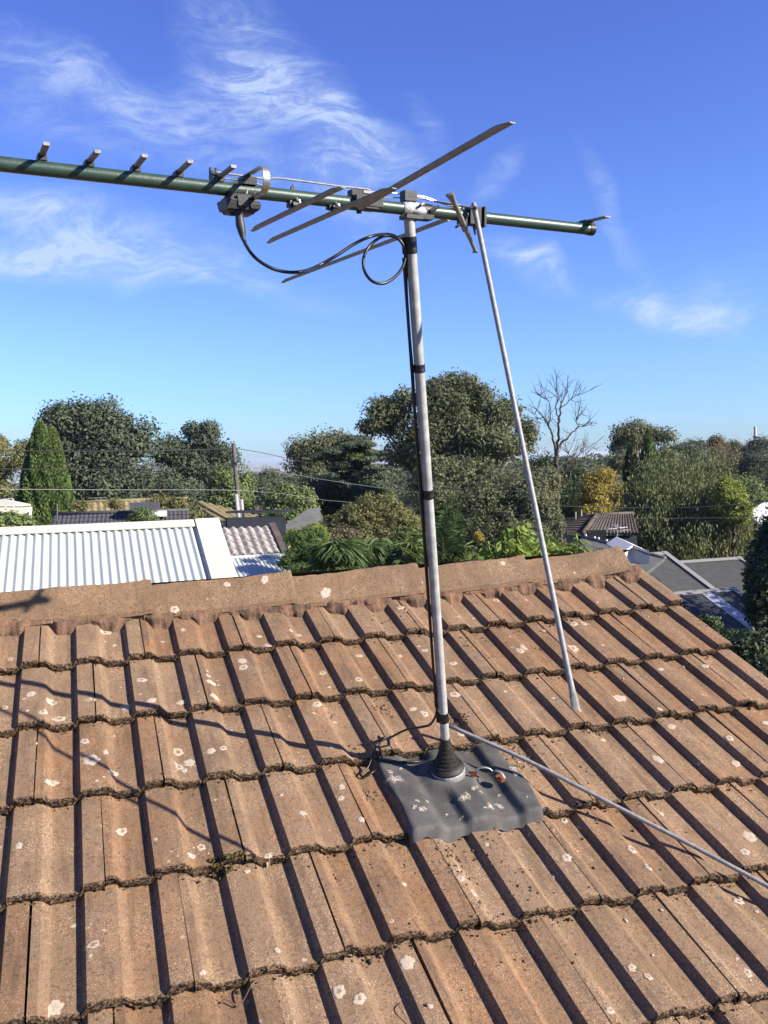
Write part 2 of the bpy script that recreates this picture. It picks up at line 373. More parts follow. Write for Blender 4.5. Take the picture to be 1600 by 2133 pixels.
def prof(c):
    f = c % 1.0
    if f < .43: return 0.0015 * math.sin(math.pi * f / .43)
    if f < .56: return -RH * ((f - .43) / .13)
    if f < .935: return -RH - .001 * math.sin(math.pi * (f - .56) / .375)
    return -RH * (1 - (f - .935) / .065)
def tile_h(c, r):                           # height of the laid tiles over the nose plane
    rn = math.ceil(r - 1e-6); return prof(c) - BT * (rn - r)
def SURF(c, r, h=0.0): return RP(c, r, tile_h(c, r) + h)
def to_cell(x, y, h=0.0):                   # photo pixel to place on the roof
    d = ray(x, y); c, r = 7., 3.
    for _ in range(6):
        hh = HW(c, r) + h
        q_ = d * ((NN @ P0 + hh) / (NN @ d)) - P0
        c, r = (q_ @ E1) / PT, (q_ @ E2) / G
    return c, r
house = root('tiled_house', RP(7, 4, -.05), 'old house roof of lichen spotted brown concrete tiles in the foreground', 'house')

def tile_mesh(f0, f1, seed, missing=0):
    """one interlocking tile from roll fraction f0 to f1, nose at y=0, upslope +y"""
    rnd = random.Random(seed); nr = np.random.RandomState(seed)
    us = [f0]; u = f0
    brk = sorted({f0, f1} | {k + x for k in range(int(f0) - 1, int(f1) + 2) for x in (0, .012, .42, .432, .555, .57, .928, .938, .99) if f0 < k + x < f1})
    us = []
    for a, b in zip(brk, brk[1:]):
        n = max(1, int((b - a) / .045)); us += [a + (b - a) * i / n for i in range(n)]
    us.append(f1)
    ds = [0.0, .006, .02, .06, .12, .18, .24, .30, G + .035]
    def wob(u, s, a): return a * (math.sin(u * 9 + s * 3.1 + seed) + math.sin(u * 23 + s * 7 + seed * 2) * .6 + math.sin(u * 51 + s * 5.3 + seed * 1.7) * .45)
    P = []; att = []
    nosen = [(.005, -.0275), (.002, -.0215), (.0, -.0145), (-.001, -.008), (-.0005, -.0018)]
    for k, (dy, dz) in enumerate(nosen):
        row = []
        for u in us:
            row.append(((u - f0) * PT, dy + wob(u, k * .3, .0011) + nr.uniform(-.0028, .0024), prof(u) + dz + (nr.uniform(-.0014, .0014)) + (wob(u, 9, .0009) if k == 0 else 0)))
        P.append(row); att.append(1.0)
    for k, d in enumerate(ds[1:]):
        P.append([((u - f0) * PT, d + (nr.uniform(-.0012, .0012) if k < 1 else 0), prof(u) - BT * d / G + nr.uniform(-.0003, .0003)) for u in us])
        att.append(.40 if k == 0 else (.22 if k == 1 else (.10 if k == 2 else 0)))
    mb = MB().grid(P); n = len(us); m = len(P)
    # side skirts down into the joints
    L = [(x, y, z - .014) for x, y, z in (row[0] for row in P)]; R = [(x, y, z - .014) for x, y, z in (row[-1] for row in P)]
    b0 = mb.n; mb.v += L + R; mb.n += 2 * m
    for i in range(m - 1):
        mb.f.append((b0 + i, i * n, (i + 1) * n, b0 + i + 1)); mb.f.append((b0 + m + i + 1, (i + 1) * n + n - 1, i * n + n - 1, b0 + m + i))
    me = bpy.data.meshes.new('tile'); me.from_pydata(mb.v, [], mb.f)
    a = me.attributes.new('nose', 'FLOAT', 'POINT')
    vals = [att[i] for i in range(m) for _ in range(n)] + att + att
    a.data.foreach_set('value', vals)
    me.polygons.foreach_set('use_smooth', [True] * len(me.polygons)); me.update(); me.set_sharp_from_angle(angle=math.radians(28))
    me.materials.append(M['tile']); return me
GAP = .026
full = [tile_mesh(.30 + GAP / 2, 2.30 - GAP / 2, s) for s in range(9)]
half = [tile_mesh(.30 + GAP / 2, 1.36, 40 + s) for s in range(2)]
wide = [tile_mesh(.30 + GAP / 2, 2.36, 50 + s) for s in range(2)]
rr = random.Random(5)
def roofmat(c, r, jit=True):
    o = RP(c, r); x = nrm(RP(c + 1.8, r) - o); y = nrm(RP(c + .5, r - 1) - RP(c + .5, r)); z = nrm(np.cross(x, y)); y = np.cross(z, x)
    m_ = Matrix(((x[0], y[0], z[0], o[0]), (x[1], y[1], z[1], o[1]), (x[2], y[2], z[2], o[2]), (0, 0, 0, 1)))
    if jit: m_ = m_ @ Matrix.Translation((rr.uniform(-.0012, .0012), rr.uniform(-.005, .005), rr.uniform(-.0005, .0015))) @ Matrix.Rotation(rr.uniform(-.006, .006), 4, 'Z') @ Matrix.Rotation(rr.uniform(-.004, .004), 4, 'Y')
    return m_
HL = Matrix.Translation(-house.location)
for r_ in range(1, 9):
    js = range(-6, 16)
    for cj in js:
        if (r_ + cj) % 2 == 0: continue       # joints sit on every second roll, staggered from row to row
        cs = cj + .30
        if cs > 15.2: continue
        rem = 15.36 - cs
        me = full[rr.randrange(9)]
        if rem < 1.5: me = half[rr.randrange(2)]
        elif rem < 2.2: me = wide[rr.randrange(2)]
        o = bpy.data.objects.new('tile', me); COL.objects.link(o); o.parent = house
        m_ = roofmat(cs + GAP / 2, r_)
        if r_ == 4 and cj == 7: m_ = m_ @ Matrix.Translation((0, -.003, .002))
        o.matrix_basis = HL @ m_
# underlay beneath the tiles, added so no sun leaks through
mb = MB(); mb.grid([[RP(c, r, -.062) for c in np.linspace(-7, 15.3, 24)] for r in np.linspace(-.25, 8.0, 10)])
mb.build('sun_stop_underlay', M['deck'], house, True)
# ridge caps
NH = nrm(np.array([-E1[1], E1[0], 0]))       # horizontal, towards the far slope
capc = [-6.9, -3.75, -.5, 2.60, 5.79, 8.96, 11.9, 14.80]
for i in range(len(capc) - 1):
    ca, cb = capc[i], capc[i + 1]; rs = random.Random(i + 3)
    P = []; Q = []
    nn_ = 26
    for k in range(nn_ + 1):
        t_ = k / nn_; c = ca - .22 * (1 - t_) + (cb - ca) * t_ + (0.0)
        lift = -.017 + .025 * t_ + (.004 if t_ > .93 else 0) + .0022 * math.sin(t_ * 9 + i * 2)
        if k == nn_: lift -= .003
        A = RP(c, -.14, .075 - .024 * sst((c - 8) / 7) + lift); B = RP(c + .02, .215, .012 + lift * .9) ; v = B - A; Bm = A + v - 2 * (v @ NH) * NH
        def cross(off):
            pts = []
            up = np.array([0, 0, 1.])
            for s_, T in ((1, B), (-1, Bm)):
                seg = [A + (T - A) * x for x in (1.0, .8, .55, .3, .12)]
                seg = [p_ + nrm(np.cross(T - A, E1) * s_) * -off * 1.0 if False else p_ - up * off for p_ in seg]
                pts.append(seg)
            top = A - up * (off + .004)
            return pts[0] + [top] + pts[1][::-1]
        j_ = [rs.uniform(-.0018, .0018) for _ in range(11)]
        P.append([p_ + NN * jj for p_, jj in zip(cross(0), j_)]); Q.append(cross(.017))
    mb = MB(); mb.grid(P); mb.grid(Q)
    n = 11
    for row, base in ((0, 0), (nn_, nn_ * n)):
        o2 = (nn_ + 1) * n
        for j in range(n - 1): mb.f.append((base + j, base + j + 1, o2 + base + j + 1, o2 + base + j))
    o2 = (nn_ + 1) * n
    for k in range(nn_):
        for j in (0, n - 1): mb.f.append((k * n + j, (k + 1) * n + j, o2 + (k + 1) * n + j, o2 + k * n + j))
    mb.build('ridge_cap', M['cap'], house, True, angle=30)
# mortar bedding under the caps
P = []; rs = np.random.RandomState(8)
cs_ = np.arange(-7, 15.16, .035)
def lump(c, s): return math.sin(c * 7.3 + s) * .5 + math.sin(c * 17.1 + 2 * s) * .3 + math.sin(c * 3.1 + s * 3) * .6
for c in cs_:
    f = prof(c) / -RH; base_r = .265 + .07 * f + .045 * lump(c, 1.3) + .02 * lump(c * 3, .4); row = []
    for t_ in np.linspace(0, 1, 9):
        r_ = .12 + (base_r - .12) * (t_ ** .55); foot = tile_h(c, r_) - .003
        h0 = .004; h = h0 + (foot - h0) * (t_ ** 1.8)
        row.append(RP(c, r_ + .012 * lump(c * 1.7, t_ * 4), h + .0025 * lump(c * 2.3, t_ * 9) + rs.uniform(-.0014, .0014)))
    P.append(row)
mb = MB().grid(P); mb.build('mortar_bedding', M['mortar'], house, True, angle=40)
# far slope, gable end and walls of the house
mb = MB(); A0, A1 = RP(-7, -.14, .035), RP(15.2, -.14, .035); dn = -E2 * 1.0; dn = np.array([-E2[0], -E2[1], E2[2]])
mb.poly([A0, A1, A1 + dn * 4.5, A0 + dn * 4.5]); mb.build('far_slope', M['brn_tile'], house)
mb = MB(); a = RP(15.22, -.1, -.10); b_ = RP(15.22, 12, -.12); c_ = a + dn * 4.5
mb.poly([a, c_, np.array([c_[0], c_[1], -5.3]), np.array([b_[0], b_[1], -5.3]), b_], -E1 * .1); mb.build('gable_wall', M['brick'], house)

# ------------------------------------------------------------------ lichen, crumbs, litter
LI = [(226,1306,8),(162,1268,12),(222,1224,10),(112,1198+40,5),(364,1253,9),(472,1222,7),(480,1248,9),(218,1306,12),(21,1366,9),(238,1336,6),(65,1446,13),(110,1455,15),(90,1488,11),(124,1492,14),(10,1464,8),(184,1460,13),(262,1465,13),(295,1415,10),(315,1464,10),(378,1456,10),(440,1418,12),(447,1453,12),(380,1312,7),(432,1392,5),(434,1404,7),
 (55,1585,14),(190,1584,18),(176,1540,11),(220,1565,9),(236,1606,10),(108,1624,12),(50,1642,11),(371,1555,16),(364,1584,8),(395,1580,14),(373,1590,12),(385,1598,9),(440,1567,13),(466,1560,11),(216,1624,4),
 (254,1718,14),(39,1761,11),(230,1900,12),(195,1968,17),(189,1993,8),(38,1969,11),(112,2111,25),(420,1756,12),(400,1777,10),(324,1750,6),(422,2033,8),
 (506,1373,13),(508,1388,14),(560,1343,8),(540,1318,7),(607,1316,8),(623,1317,7),(550,1220-2,9),(679,1225,12),(473,1219,8),(676,1241,6),(673,1392,9),(747,1420,10),(662,1460,11),(750,1352,8),(834,1265,8),(835,1355,11),(885,1353,8),(885,1487,10),(860,1475,8),
 (560,1783,9),(712,1636,9),(710,1662,8),(752,1712,9),(630,1695,9),(849,1998,20),(706,2060,16),(750,2077,15),(577,1985,8),(1067,1630,14),(845,1830,8),(815,1925,7),(987,1860,9),(960,1830,9),
 (1035,1240,9),(950,1210,12),(1020,1237,8),(1110,1184,14),(1045,1178,7),(1215,1216,8),(1100,1250,7),(1196,1295,9),(1217,1294,8),(1083,1357,10),(1195,1342,14),(948,1442,13),(1092,1348,12),(882,1484,9),(946,1353+20,8),(1292,1445,16),(1290,1445,10),(1377,1390,8),(1460,1438,12),(1470,1450,14),(1400,1508,10),(1370,1583,14),(1520,1637-100,10),(1535,1583,12),(1372,1483,7),(1470,1384,8),(1588,1471,8),(1596,1503,9),
 (1565,1733,17),(1317,1770,12),(1180,1787,12),(1350,1810,10),(1550,1780,12),(1315,2017,11),(1349,2038,10),(1270,2110,11),(1180,1690,8),(1205,1490-20,9),(1560,2018,12),(1545,1860,10),(1380,1680,10),(960,1520,12),(1260,1345+180,8),(1055,1690-60,9)]
rs = np.random.RandomState(3)
vs, fs, ring = [], [], []
def lichen(c, r, rm, hole=False):
    K_, R_ = 26, 6
    if abs(r - round(r)) < rm / G and r > .5: r += (rm / G) * (1 if r > round(r) else -1) * .7
    ph = rs.uniform(0, 6, 4); base = len(vs); asp = rs.uniform(.8, 1.15)
    for i in range(R_ + 1):
        for k in range(K_):
            a = 2 * math.pi * k / K_
            q_ = (i / R_) * rm * (1 + .13 * math.sin(2 * a + ph[0]) + .10 * math.sin(5 * a + ph[1]) + .07 * math.sin(9 * a + ph[2]))
            cc, r2 = c + q_ * math.cos(a) / PT * asp, r + q_ * math.sin(a) / G
            vs.append(CAPPT(cc, r2, .0016 * (1 - (i / R_) ** 4) + .0001) if r < .2 else SURF(cc, r2, .0022 * (1 - (i / R_) ** 4) - .0003))
            ring.append((.62, .66, .72, .76, .74, .55, .12)[i] if not hole else (.30, .36, .55, .82, .84, .60, .12)[i])
    for i in range(R_):
        for k in range(K_): a_, b__ = base + i * K_ + k, base + i * K_ + (k + 1) % K_; fs.append((a_, b__, b__ + K_, a_ + K_))
def CAPPT(c, r, h):                          # point on the near face of the ridge caps
    i = max(k for k in range(len(capc)) if capc[k] <= c + .001) if c > capc[0] else 0
    ca = capc[i]; cb = capc[min(i + 1, len(capc) - 1)]; t_ = (c - ca) / max(.1, cb - ca); lift = -.017 + .025 * t_ + .0022 * math.sin(t_ * 9 + i * 2)
    A = RP(c, -.14, .075 - .024 * sst((c - 8) / 7) + lift); B = RP(c, .215, .012 + lift * .9); k = (r + .14) / .355
    return A + (B - A) * k + nrm(np.cross(E1, B - A)) * -h * 1.0 if (np.cross(E1, B - A) @ NN) < 0 else A + (B - A) * k + nrm(np.cross(E1, B - A)) * h
for x, y, s_ in LI:
    c, r = to_cell(x, y, .04)
    if r < .2 and r > -.12:
        if c < 14.9: lichen(c, max(r, -.06), s_ * 3.9 / F * .9, rs.rand() < .4)
        continue
    c, r = to_cell(x, y, -.012)
    if r < .35 or c > 15.2: continue
    d = RP(c, r) @ CW; lichen(c, r, s_ * d / F * 1.05, rs.rand() < .55)
for _ in range(170):
    c, r = rs.uniform(-2, 15.2), rs.uniform(.4, 6.6)
    if abs(r - round(r)) < .06: continue
    lichen(c, r, rs.uniform(.003, .009), rs.rand() < .4)
me = bpy.data.meshes.new('lichen'); me.from_pydata(vs, [], fs); a = me.attributes.new('ring', 'FLOAT', 'POINT'); a.data.foreach_set('value', ring)
me.polygons.foreach_set('use_smooth', [True] * len(me.polygons)); me.materials.append(M['lichen']); o = bpy.data.objects.new('lichen', me); COL.objects.link(o)
tag(o, 'pale round lichen patches growing on the brown roof tiles', 'lichen', kind='stuff')

ICO = [(0, 0, 1), (.89, 0, .45), (.28, .85, .45), (-.72, .53, .45), (-.72, -.53, .45), (.28, -.85, .45), (.72, .53, -.45), (-.28, .85, -.45), (-.89, 0, -.45), (-.28, -.85, -.45), (.72, -.53, -.45), (0, 0, -1)]
ICF = [(0, 1, 2), (0, 2, 3), (0, 3, 4), (0, 4, 5), (0, 5, 1), (1, 6, 2), (2, 7, 3), (3, 8, 4), (4, 9, 5), (5, 10, 1), (2, 6, 7), (3, 7, 8), (4, 8, 9), (5, 9, 10), (1, 10, 6), (11, 7, 6), (11, 8, 7), (11, 9, 8), (11, 10, 9), (11, 6, 10)]
def crumbs(name, pts, sizes, mtl, label, cat, parent=None):
    I = np.array(ICO); n = len(pts); pts = np.array(pts); V = np.zeros((n, 12, 3))
    sc = np.random.RandomState(1).uniform(.55, 1.25, (n, 12, 1)); an = np.random.RandomState(2).uniform(.6, 1.3, (n, 1, 3))
    V = pts[:, None, :] + I[None] * sc * an * np.array(sizes)[:, None, None]
    Q_ = (np.array(ICF)[None] + (np.arange(n) * 12)[:, None, None]).reshape(-1, 3)
    o = npmesh(name, V.reshape(-1, 3), Q_, mtl); tag(o, label, cat, kind='stuff'); return o
pts, sz = [], []
for r_ in range(1, 8):
    for _ in range(850 if r_ < 7 else 400):
        c = rs.uniform(-2.5, 15.35)
        dens = .5 + .5 * math.sin(c * 2.1 + r_ * 1.7) * math.sin(c * 5.3 + r_)
        if rs.rand() > dens + .25: continue
        s_ = rs.choice([.0015, .0022, .0033, .005], p=[.45, .33, .17, .05])
        w_ = rs.rand()
        if w_ < .6: q_ = RP(c, r_ + rs.uniform(0, .012), prof(c) + rs.uniform(-.026, -.003))
        else: q_ = SURF(c, r_ + .012 + abs(rs.normal(0, .03)), s_ * .5)
        pts.append(q_); sz.append(s_)
for r_ in range(1, 8):                       # crumbs caught in the joints
    for j in range(-2, 16):
        if (r_ + j) % 2 == 1:
            for _ in range(rs.randint(2, 9)):
                pts.append(SURF(j + .30 + rs.uniform(-.01, .012), r_ - rs.rand(), -.001)); sz.append(rs.uniform(.0015, .0042))
crumbs('moss_crumbs', pts, sz, M['crumb'], 'brown moss crumbs lodged along the front edges of the roof tiles', 'moss')
pts, sz = [], []
def heap(x, y, n, sx, sy, s0=.0022, s1=.005):
    c0, r0 = to_cell(x, y, -.01)
    for _ in range(n):
        c, r = c0 + rs.normal(0, sx), r0 + rs.normal(0, sy); s_ = rs.uniform(s0, s1); pts.append(SURF(c, r, s_ * .4)); sz.append(s_)
for a in ((868, 1578, 110, .17, .04), (965, 1575, 170, .22, .06), (955, 1500, 60, .12, .06), (1075, 1560, 120, .25, .14), (775, 1650, 30, .08, .05), (800, 1463, 26, .12, .06), (1010, 1800, 40, .5, .35), (900, 1770, 45, .45, .25),
          (1270, 1745, 18, .6, .3), (1080, 1715, 14, .5, .3), (960, 1770, 40, .5, .3), (690, 1480, 10, .1, .1), (840, 1810, 25, .5, .2), (740, 1560, 16, .2, .1), (990, 1990, 14, .6, .2), (1230, 1590, 14, .5, .4), (800, 1290, 20, .4, .2), (1010, 1330, 20, .8, .3)): heap(*a)
for _ in range(380): pts.append(SURF(rs.uniform(-2, 15.2), rs.uniform(.4, 6.8), .0005)); sz.append(rs.uniform(.0008, .0022))
crumbs('dry_litter', pts, sz, M['leaflit'], 'dry brown crumbs of leaf litter scattered over the roof tiles', 'litter')
pts, sz = [], []
for x, y in ((447, 1788), (462, 1795), (452, 1800), (478, 1793), (500, 1786), (470, 1806)):
    c, r = to_cell(x, y, -.01)
    for _ in range(26): s_ = rs.uniform(.002, .0055); pts.append(SURF(c + rs.normal(0, .045), r + rs.normal(0, .012), .004)); sz.append(s_)
crumbs('green_moss', pts, sz, M['moss'], 'small cushion of olive green moss on a tile edge at the lower left', 'moss')

# ------------------------------------------------------------------ flashing sheet under the mast
MB0 = np.array([0.15874293, 2.48432716, -0.90600875]); MT = ray(852, 452) * 2.046
MC, MR = 7.10, 3.36
def flash_h(c, r):
    b_ = sum(max(prof(c + k * .025 + j * .02) for j in (-1, 0, 1)) for k in range(-2, 3)) / 5
    z = b_ - BT * (min(4, r) * -1 + 4) + .006
    if r <= 3.03: z = b_ - BT * 1.0 + .004 
    dm = math.hypot((c - MC) * PT, (r - MR) * G); k = 1 - sst((dm - .045) / .07); z = z * (1 - k) + (-.006) * k
    z += .0012 * (math.sin(c * 5 + r * 3) + .5 * math.sin(c * 13 - r * 9))
    if r > 4.022: z -= (r - 4.022) * .55 * (1 + .12 * math.sin(c * 11))
    return z
P = []
for i, r in enumerate(np.linspace(2.985, 4.08, 56)):
    row = []
    for c in np.linspace(0, 1, 84):
        cc = 5.95 + .02 * math.sin(r * 9) + c * (2.42 + .03 * math.sin(r * 7 + 1)); 
        rr_ = r + (.010 * math.sin(cc * 8) + .006 * math.sin(cc * 19) if r > 4 else 0)
        edge = -.012 if c in (0.0, 1.0) else 0
        row.append(RP(cc, rr_, flash_h(cc, rr_) + edge))
    P.append(row)
M['lead'] = mat('grey_rubber_sheet', (.075, .073, .071), .72, 0, .25, (.125, .12, .115), 14, .22, 160)
fl = root('mast_flashing', RP(7.1, 3.4, 0), 'grey rubber flashing sheet moulded over the tiles around the mast foot', 'flashing')
MB().grid(P).build('sheet', M['lead'], fl, True)
mdir = None
def rings_at(prs, k=28): return prs
fb = RP(MC, MR, -.006); mdir = nrm(MT - fb); axm = mdir
def lathe(name, prs, mtl, parent, base, axis, k=30):
    mb = MB(); x = nrm(np.cross(axis, [0.3, 1, 0])); y = np.cross(axis, x)
    P = [[base + axis * h + r_ * (math.cos(2 * math.pi * j / k) * x + math.sin(2 * math.pi * j / k) * y) for j in range(k + 1)] for h, r_ in prs]
    mb.grid(P); return mb.build(name, mtl, parent, True, angle=35)
M['zinc'] = mat('worn_zinc_ring', (.38, .38, .37), .6, .3, .5, (.25, .25, .24), 60, .3, 200)
lathe('base_ring', [(-.01, .052), (.004, .052), (.008, .050), (.012, .046), (.012, .03)], M['zinc'], fl, fb, axm)
prs = [(.009, .049), (.015, .0505), (.020, .047), (.024, .041)]
rad, h = .041, .022
for k in range(6):
    r2 = .040 - (.040 - .0155) * ((k + 1) / 6) ** .8; prs += [(h + .002, rad), (h + .0072 + k * .001, rad - .0012), (h + .0082 + k * .001, r2)]; h += .0088 + k * .001; rad = r2
prs += [(h + .02, .0150), (h + .022, .0135)]
lathe('boot', prs, M['rubber'], fl, fb, axm)
# bird droppings and lichen on the sheet are part of it
rs2 = np.random.RandomState(12); vs, fs, ring = [], [], []
for x, y, s_ in ((822, 1622, 17), (835, 1598, 5), (812, 1606, 8), (868, 1672, 6), (890, 1673, 6), (862, 1686, 7), (876, 1692, 9), (882, 1690, 8), (965, 1668, 14), (972, 1660, 8), (1020, 1683, 12), (1040, 1675, 11), (1068, 1605, 14), (1073, 1617, 7), (1010, 1690, 6), (960, 1703, 5), (985, 1645, 7), (993, 1640, 5), (1002, 1650, 6), (930, 1694, 5), (1095, 1668, 4), (1040, 1650, 5)):
    c, r = to_cell(x, y, -.01); rm = s_ * 2.6 / F; base = len(vs); ph = rs2.uniform(0, 6, 3)
    for i in range(6):
        for k in range(16):
            a = 2 * math.pi * k / 16; q_ = i / 5 * rm * (1 + .3 * math.sin(2 * a + ph[0]) + .22 * math.sin(5 * a + ph[1]))
            cc, r2 = c + q_ * math.cos(a) / PT, r + q_ * math.sin(a) / G; vs.append(RP(cc, r2, flash_h(cc, r2) + .0022 * (1 - (i / 5) ** 3) - .0002)); ring.append(.58 - .4 * (i / 5) ** 3)
    for i in range(5):
        for k in range(16): a_, b__ = base + i * 16 + k, base + i * 16 + (k + 1) % 16; fs.append((a_, b__, b__ + 16, a_ + 16))
off = wloc(fl); me = bpy.data.meshes.new('droppings'); me.from_pydata([tuple(np.array(v) - off) for v in vs], [], fs); a = me.attributes.new('ring', 'FLOAT', 'POINT'); a.data.foreach_set('value', ring)
me.polygons.foreach_set('use_smooth', [True] * len(me.polygons)); me.materials.append(M['dropping']); o = bpy.data.objects.new('droppings', me); COL.objects.link(o); o.parent = fl; o['kind'] = 'stuff'
# ------------------------------------------------------------------ television antenna
ZM = MT @ CW
def by(x): return 341.5 + .1112 * x
def bz(x): return ZM * (4000 - 855) / (4000 - x)
def BP(x, dy=0): return ray(x, by(x) + dy) * bz(x)
DB = nrm(BP(1200) - BP(0)); BR = .0139
mast_d = nrm(MT - fb) if 'fb' in globals() else None
UB = nrm(mast_d - DB * (mast_d @ DB)); UB = nrm(np.array([0, 0, 1.]) * .6 + UB * .4); UB = nrm(UB - DB * (UB @ DB)); DE = np.cross(DB, UB)   # DE points towards the camera
def onplane(x, y, m): d = ray(x, y); return d * ((m @ DB) / (d @ DB))
ant = root('tv_antenna', fb, 'long green boom television antenna with bent grey elements on a leaning steel mast', 'antenna')
def seat(p): return p
# mast
mtop = BP(856) - mast_d * .0
mb = MB().tube([fb + mast_d * .05, MT + mast_d * .012], .0127, 24); mb.build('mast', M['galv'], ant, True, angle=40)
def mast_at(y):
    lo, hi = 0.0, 1.7
    for _ in range(40):
        m = (lo + hi) / 2; q_ = fb + mast_d * m; yy = PY - F * (q_ @ CU) / (q_ @ CW)
        if yy > y: lo = m
        else: hi = m
    return lo
MSH = nrm(np.cross(mast_d, [0, 1, 0])); 
if MSH @ CR < 0: MSH = -MSH
CABOFF = -MSH * .0175 - nrm(np.cross(MSH, mast_d)) * 0
for y0, y1 in ((528, 493), (775, 759), (1038, 1020), (1503, 1484)):
    a, b_ = mast_at(y0), mast_at(y1); prs = []
    mb = MB(); prs = [(a, .0128), (a, .0142), (a + (b_ - a) * .3, .0146), (a + (b_ - a) * .35, .0141), (a + (b_ - a) * .7, .0145), (b_, .0140), (b_, .0128)]
    mb.tube([fb + mast_d * h for h, _ in prs[1:-1]], [r_ for _, r_ in prs[1:-1]], 24)
    # the tape also wraps the cable beside the mast
    mb.tube([fb + mast_d * h + CABOFF * .95 for h in (a, b_)], .0052, 12)
    mb.build('tape_band', M['cable'], ant, True, angle=40)
# boom
b0, b1 = BP(-330), BP(1232)
MB().tube([b0, b1], BR, 32).build('boom', M['green'], ant, True, angle=40)
MB().tube([b1 - DB * .012, b1 + DB * .004, b1 + DB * .007], [BR * 1.10, BR * 1.10, BR * .9], 24).build('end_cap', M['black'], ant, True, angle=40)
def strip(p0, p1, wdir, w, thdir, th):
    mb = MB(); c = (p0 + p1) / 2; mb.box(c, (p1 - p0) / 2, nrm(wdir) * w / 2, nrm(thdir) * th / 2); return mb
# directors: short flat bars in black saddles on top of the boom
for x, tip in ((-60, (-52, 292)), (-215, (-222, 285)), (88, (97, 299)), (186, (204, 315)), (283, (302, 324)), (372, (397, 336)), (457, (487, 346))):
    seatp = BP(x) + UB * (BR + .008)
    p1 = onplane(*tip, seatp); half = p1 - seatp
    if x < 0: half = DE * .085; p1 = seatp + half
    p2 = seatp - half * .95
    e = root if False else None
    mb = MB(); cdir = nrm(half); wd = DB
    th = nrm(np.cross(cdir, wd))
    # shallow channel section with closed, worn ends
    P = []
    for q_, k in ((p2, 0), (p2 + cdir * .004, 1), (p1 - cdir * .004, 1), (p1, 0)):
        w_ = .0056; t_ = .0022
        P.append([q_ + wd * (w_ * a) + th * (t_ * b_) for a, b_ in ((-1, -1), (-.7, -1.5), (.7, -1.5), (1, -1), (1, 1), (.7, 1.3), (-.7, 1.3), (-1, 1), (-1, -1))])
    mb.grid(P); mb.poly(P[0][:8][::-1]); mb.poly(P[-1][:8]); d_ = mb.build('director', M['alu'], ant)
    s_ = MB(); c = BP(x) + UB * (BR + .0035); s_.box(c, DB * .0078, cdir * .0125, th * .0062); s_.box(c - th * .004 + cdir * .004, DB * .0085, cdir * .006, th * .005)
    s_.build('saddle', M['black'], d_)
# long tubular elements
def element(p_near, p_far, r_near, r_far, mtl, name='element', tips=(True, True), wd=None):
    ax = nrm(p_near - p_far); L = np.linalg.norm(p_near - p_far); wdir = DB if wd is None else wd; th = nrm(np.cross(ax, wdir)); wdir = nrm(np.cross(th, ax))
    mb = MB(); ts = [0, .012, .028, .04]; P = []
    sts = []
    for t_ in ts: sts.append((t_, (.25 + .75 * t_ / .04) if tips[1] else 1.0))
    sts += [(L * k, 1.0) for k in (.2, .4, .6, .8)]
    for t_ in ts[::-1]: sts.append((L - t_, (.25 + .75 * t_ / .04) if tips[0] else 1.0))
    for s_, f in sts:
        k = s_ / L; r_ = r_far + (r_near - r_far) * k; c = p_far + ax * s_
        w_ = r_ * (1.0 if f == 1 else (1.15 - .55 * (1 - f))); h_ = r_ * .82 * max(f, .22)
        c = c + th * (-(r_ * .82 - h_))
        row = []
        for j in range(15):
            a = 2 * math.pi * j / 14; x_, y_ = math.cos(a), math.sin(a)
            y2 = y_ if y_ < .25 else .25 - .55 * max(0, 1 - (x_ / .72) ** 2) * (1 if f == 1 else .3)
            row.append(c + wdir * (w_ * x_) + th * (h_ * y2 * (1)))
        P.append(row)
    mb.grid(P); mb.poly(P[0][:14][::-1]); mb.poly(P[-1][:14]); return mb.build(name, mtl, ant, True, angle=35)
def hanger(mp, ep, name='element_clamp'):
    """black clip joining boom and element, with a bright spring screw on top"""
    c = (mp + ep) / 2; d = ep - mp; mb = MB()
    mb.box(mp + d * .25, DB * .013, DE * .010, nrm(d) * .006); mb.box(c + d * .12, DB * .009, DE * .019, nrm(d) * np.linalg.norm(d) * .33)
    mb.box(c + d * .22 + DE * .004, DB * .011, DE * .006, nrm(d) * .008)
    o = mb.build(name, M['black'], ant)
    s_ = MB(); s_.tube([mp + DE * .012 + UB * .004, mp + DE * .017 + UB * .002, mp + DE * .021 - UB * .004], [.0045, .003, .0045], 8); s_.tube([mp + DE * .016 + DB * .006 + UB * .003, mp + DE * .018 + DB * .008 - UB * .008], .0018, 6)
    s_.build('spring_screw', M['strap'], o)
    n = MB().tube([BP_at(mp) + UB * (BR - .001), BP_at(mp) + UB * (BR + .006), BP_at(mp) + UB * (BR + .011)], [.0045, .0040, .0022], 6); n.build('screw_head', M['dkgrey'], o)
    cl = MB(); ax = DE
    cl.tube([ep - ax * .0016 + ax * .013, ep + ax * .0016 + ax * .013], .0076, 14); cl.build('clip_ring', M['black'], o)
def BP_at(p): t_ = (p - b0) @ DB; return b0 + DB * t_
for mx, my, near, far in ((612, 437, (716, 385), (526, 477)), (694, 441, (822, 386), (559, 502))):
    m3 = ray(mx, my) * bz(mx); m3 = m3 - DE * .0
    pn, pf = onplane(*near, m3), onplane(*far, m3)
    element(pn, pf, .0080, .0078, M['alu'])
    hanger(BP(mx) - UB * BR * .8, m3 + UB * .006)
m3 = ray(742, 425) * (bz(742) - .01) + UB * .012; pn = onplane(1068, 248, m3)
c3 = onplane(750, 431, m3)
element(pn, c3, .0086, .0086, M['alu'], tips=(True, False))
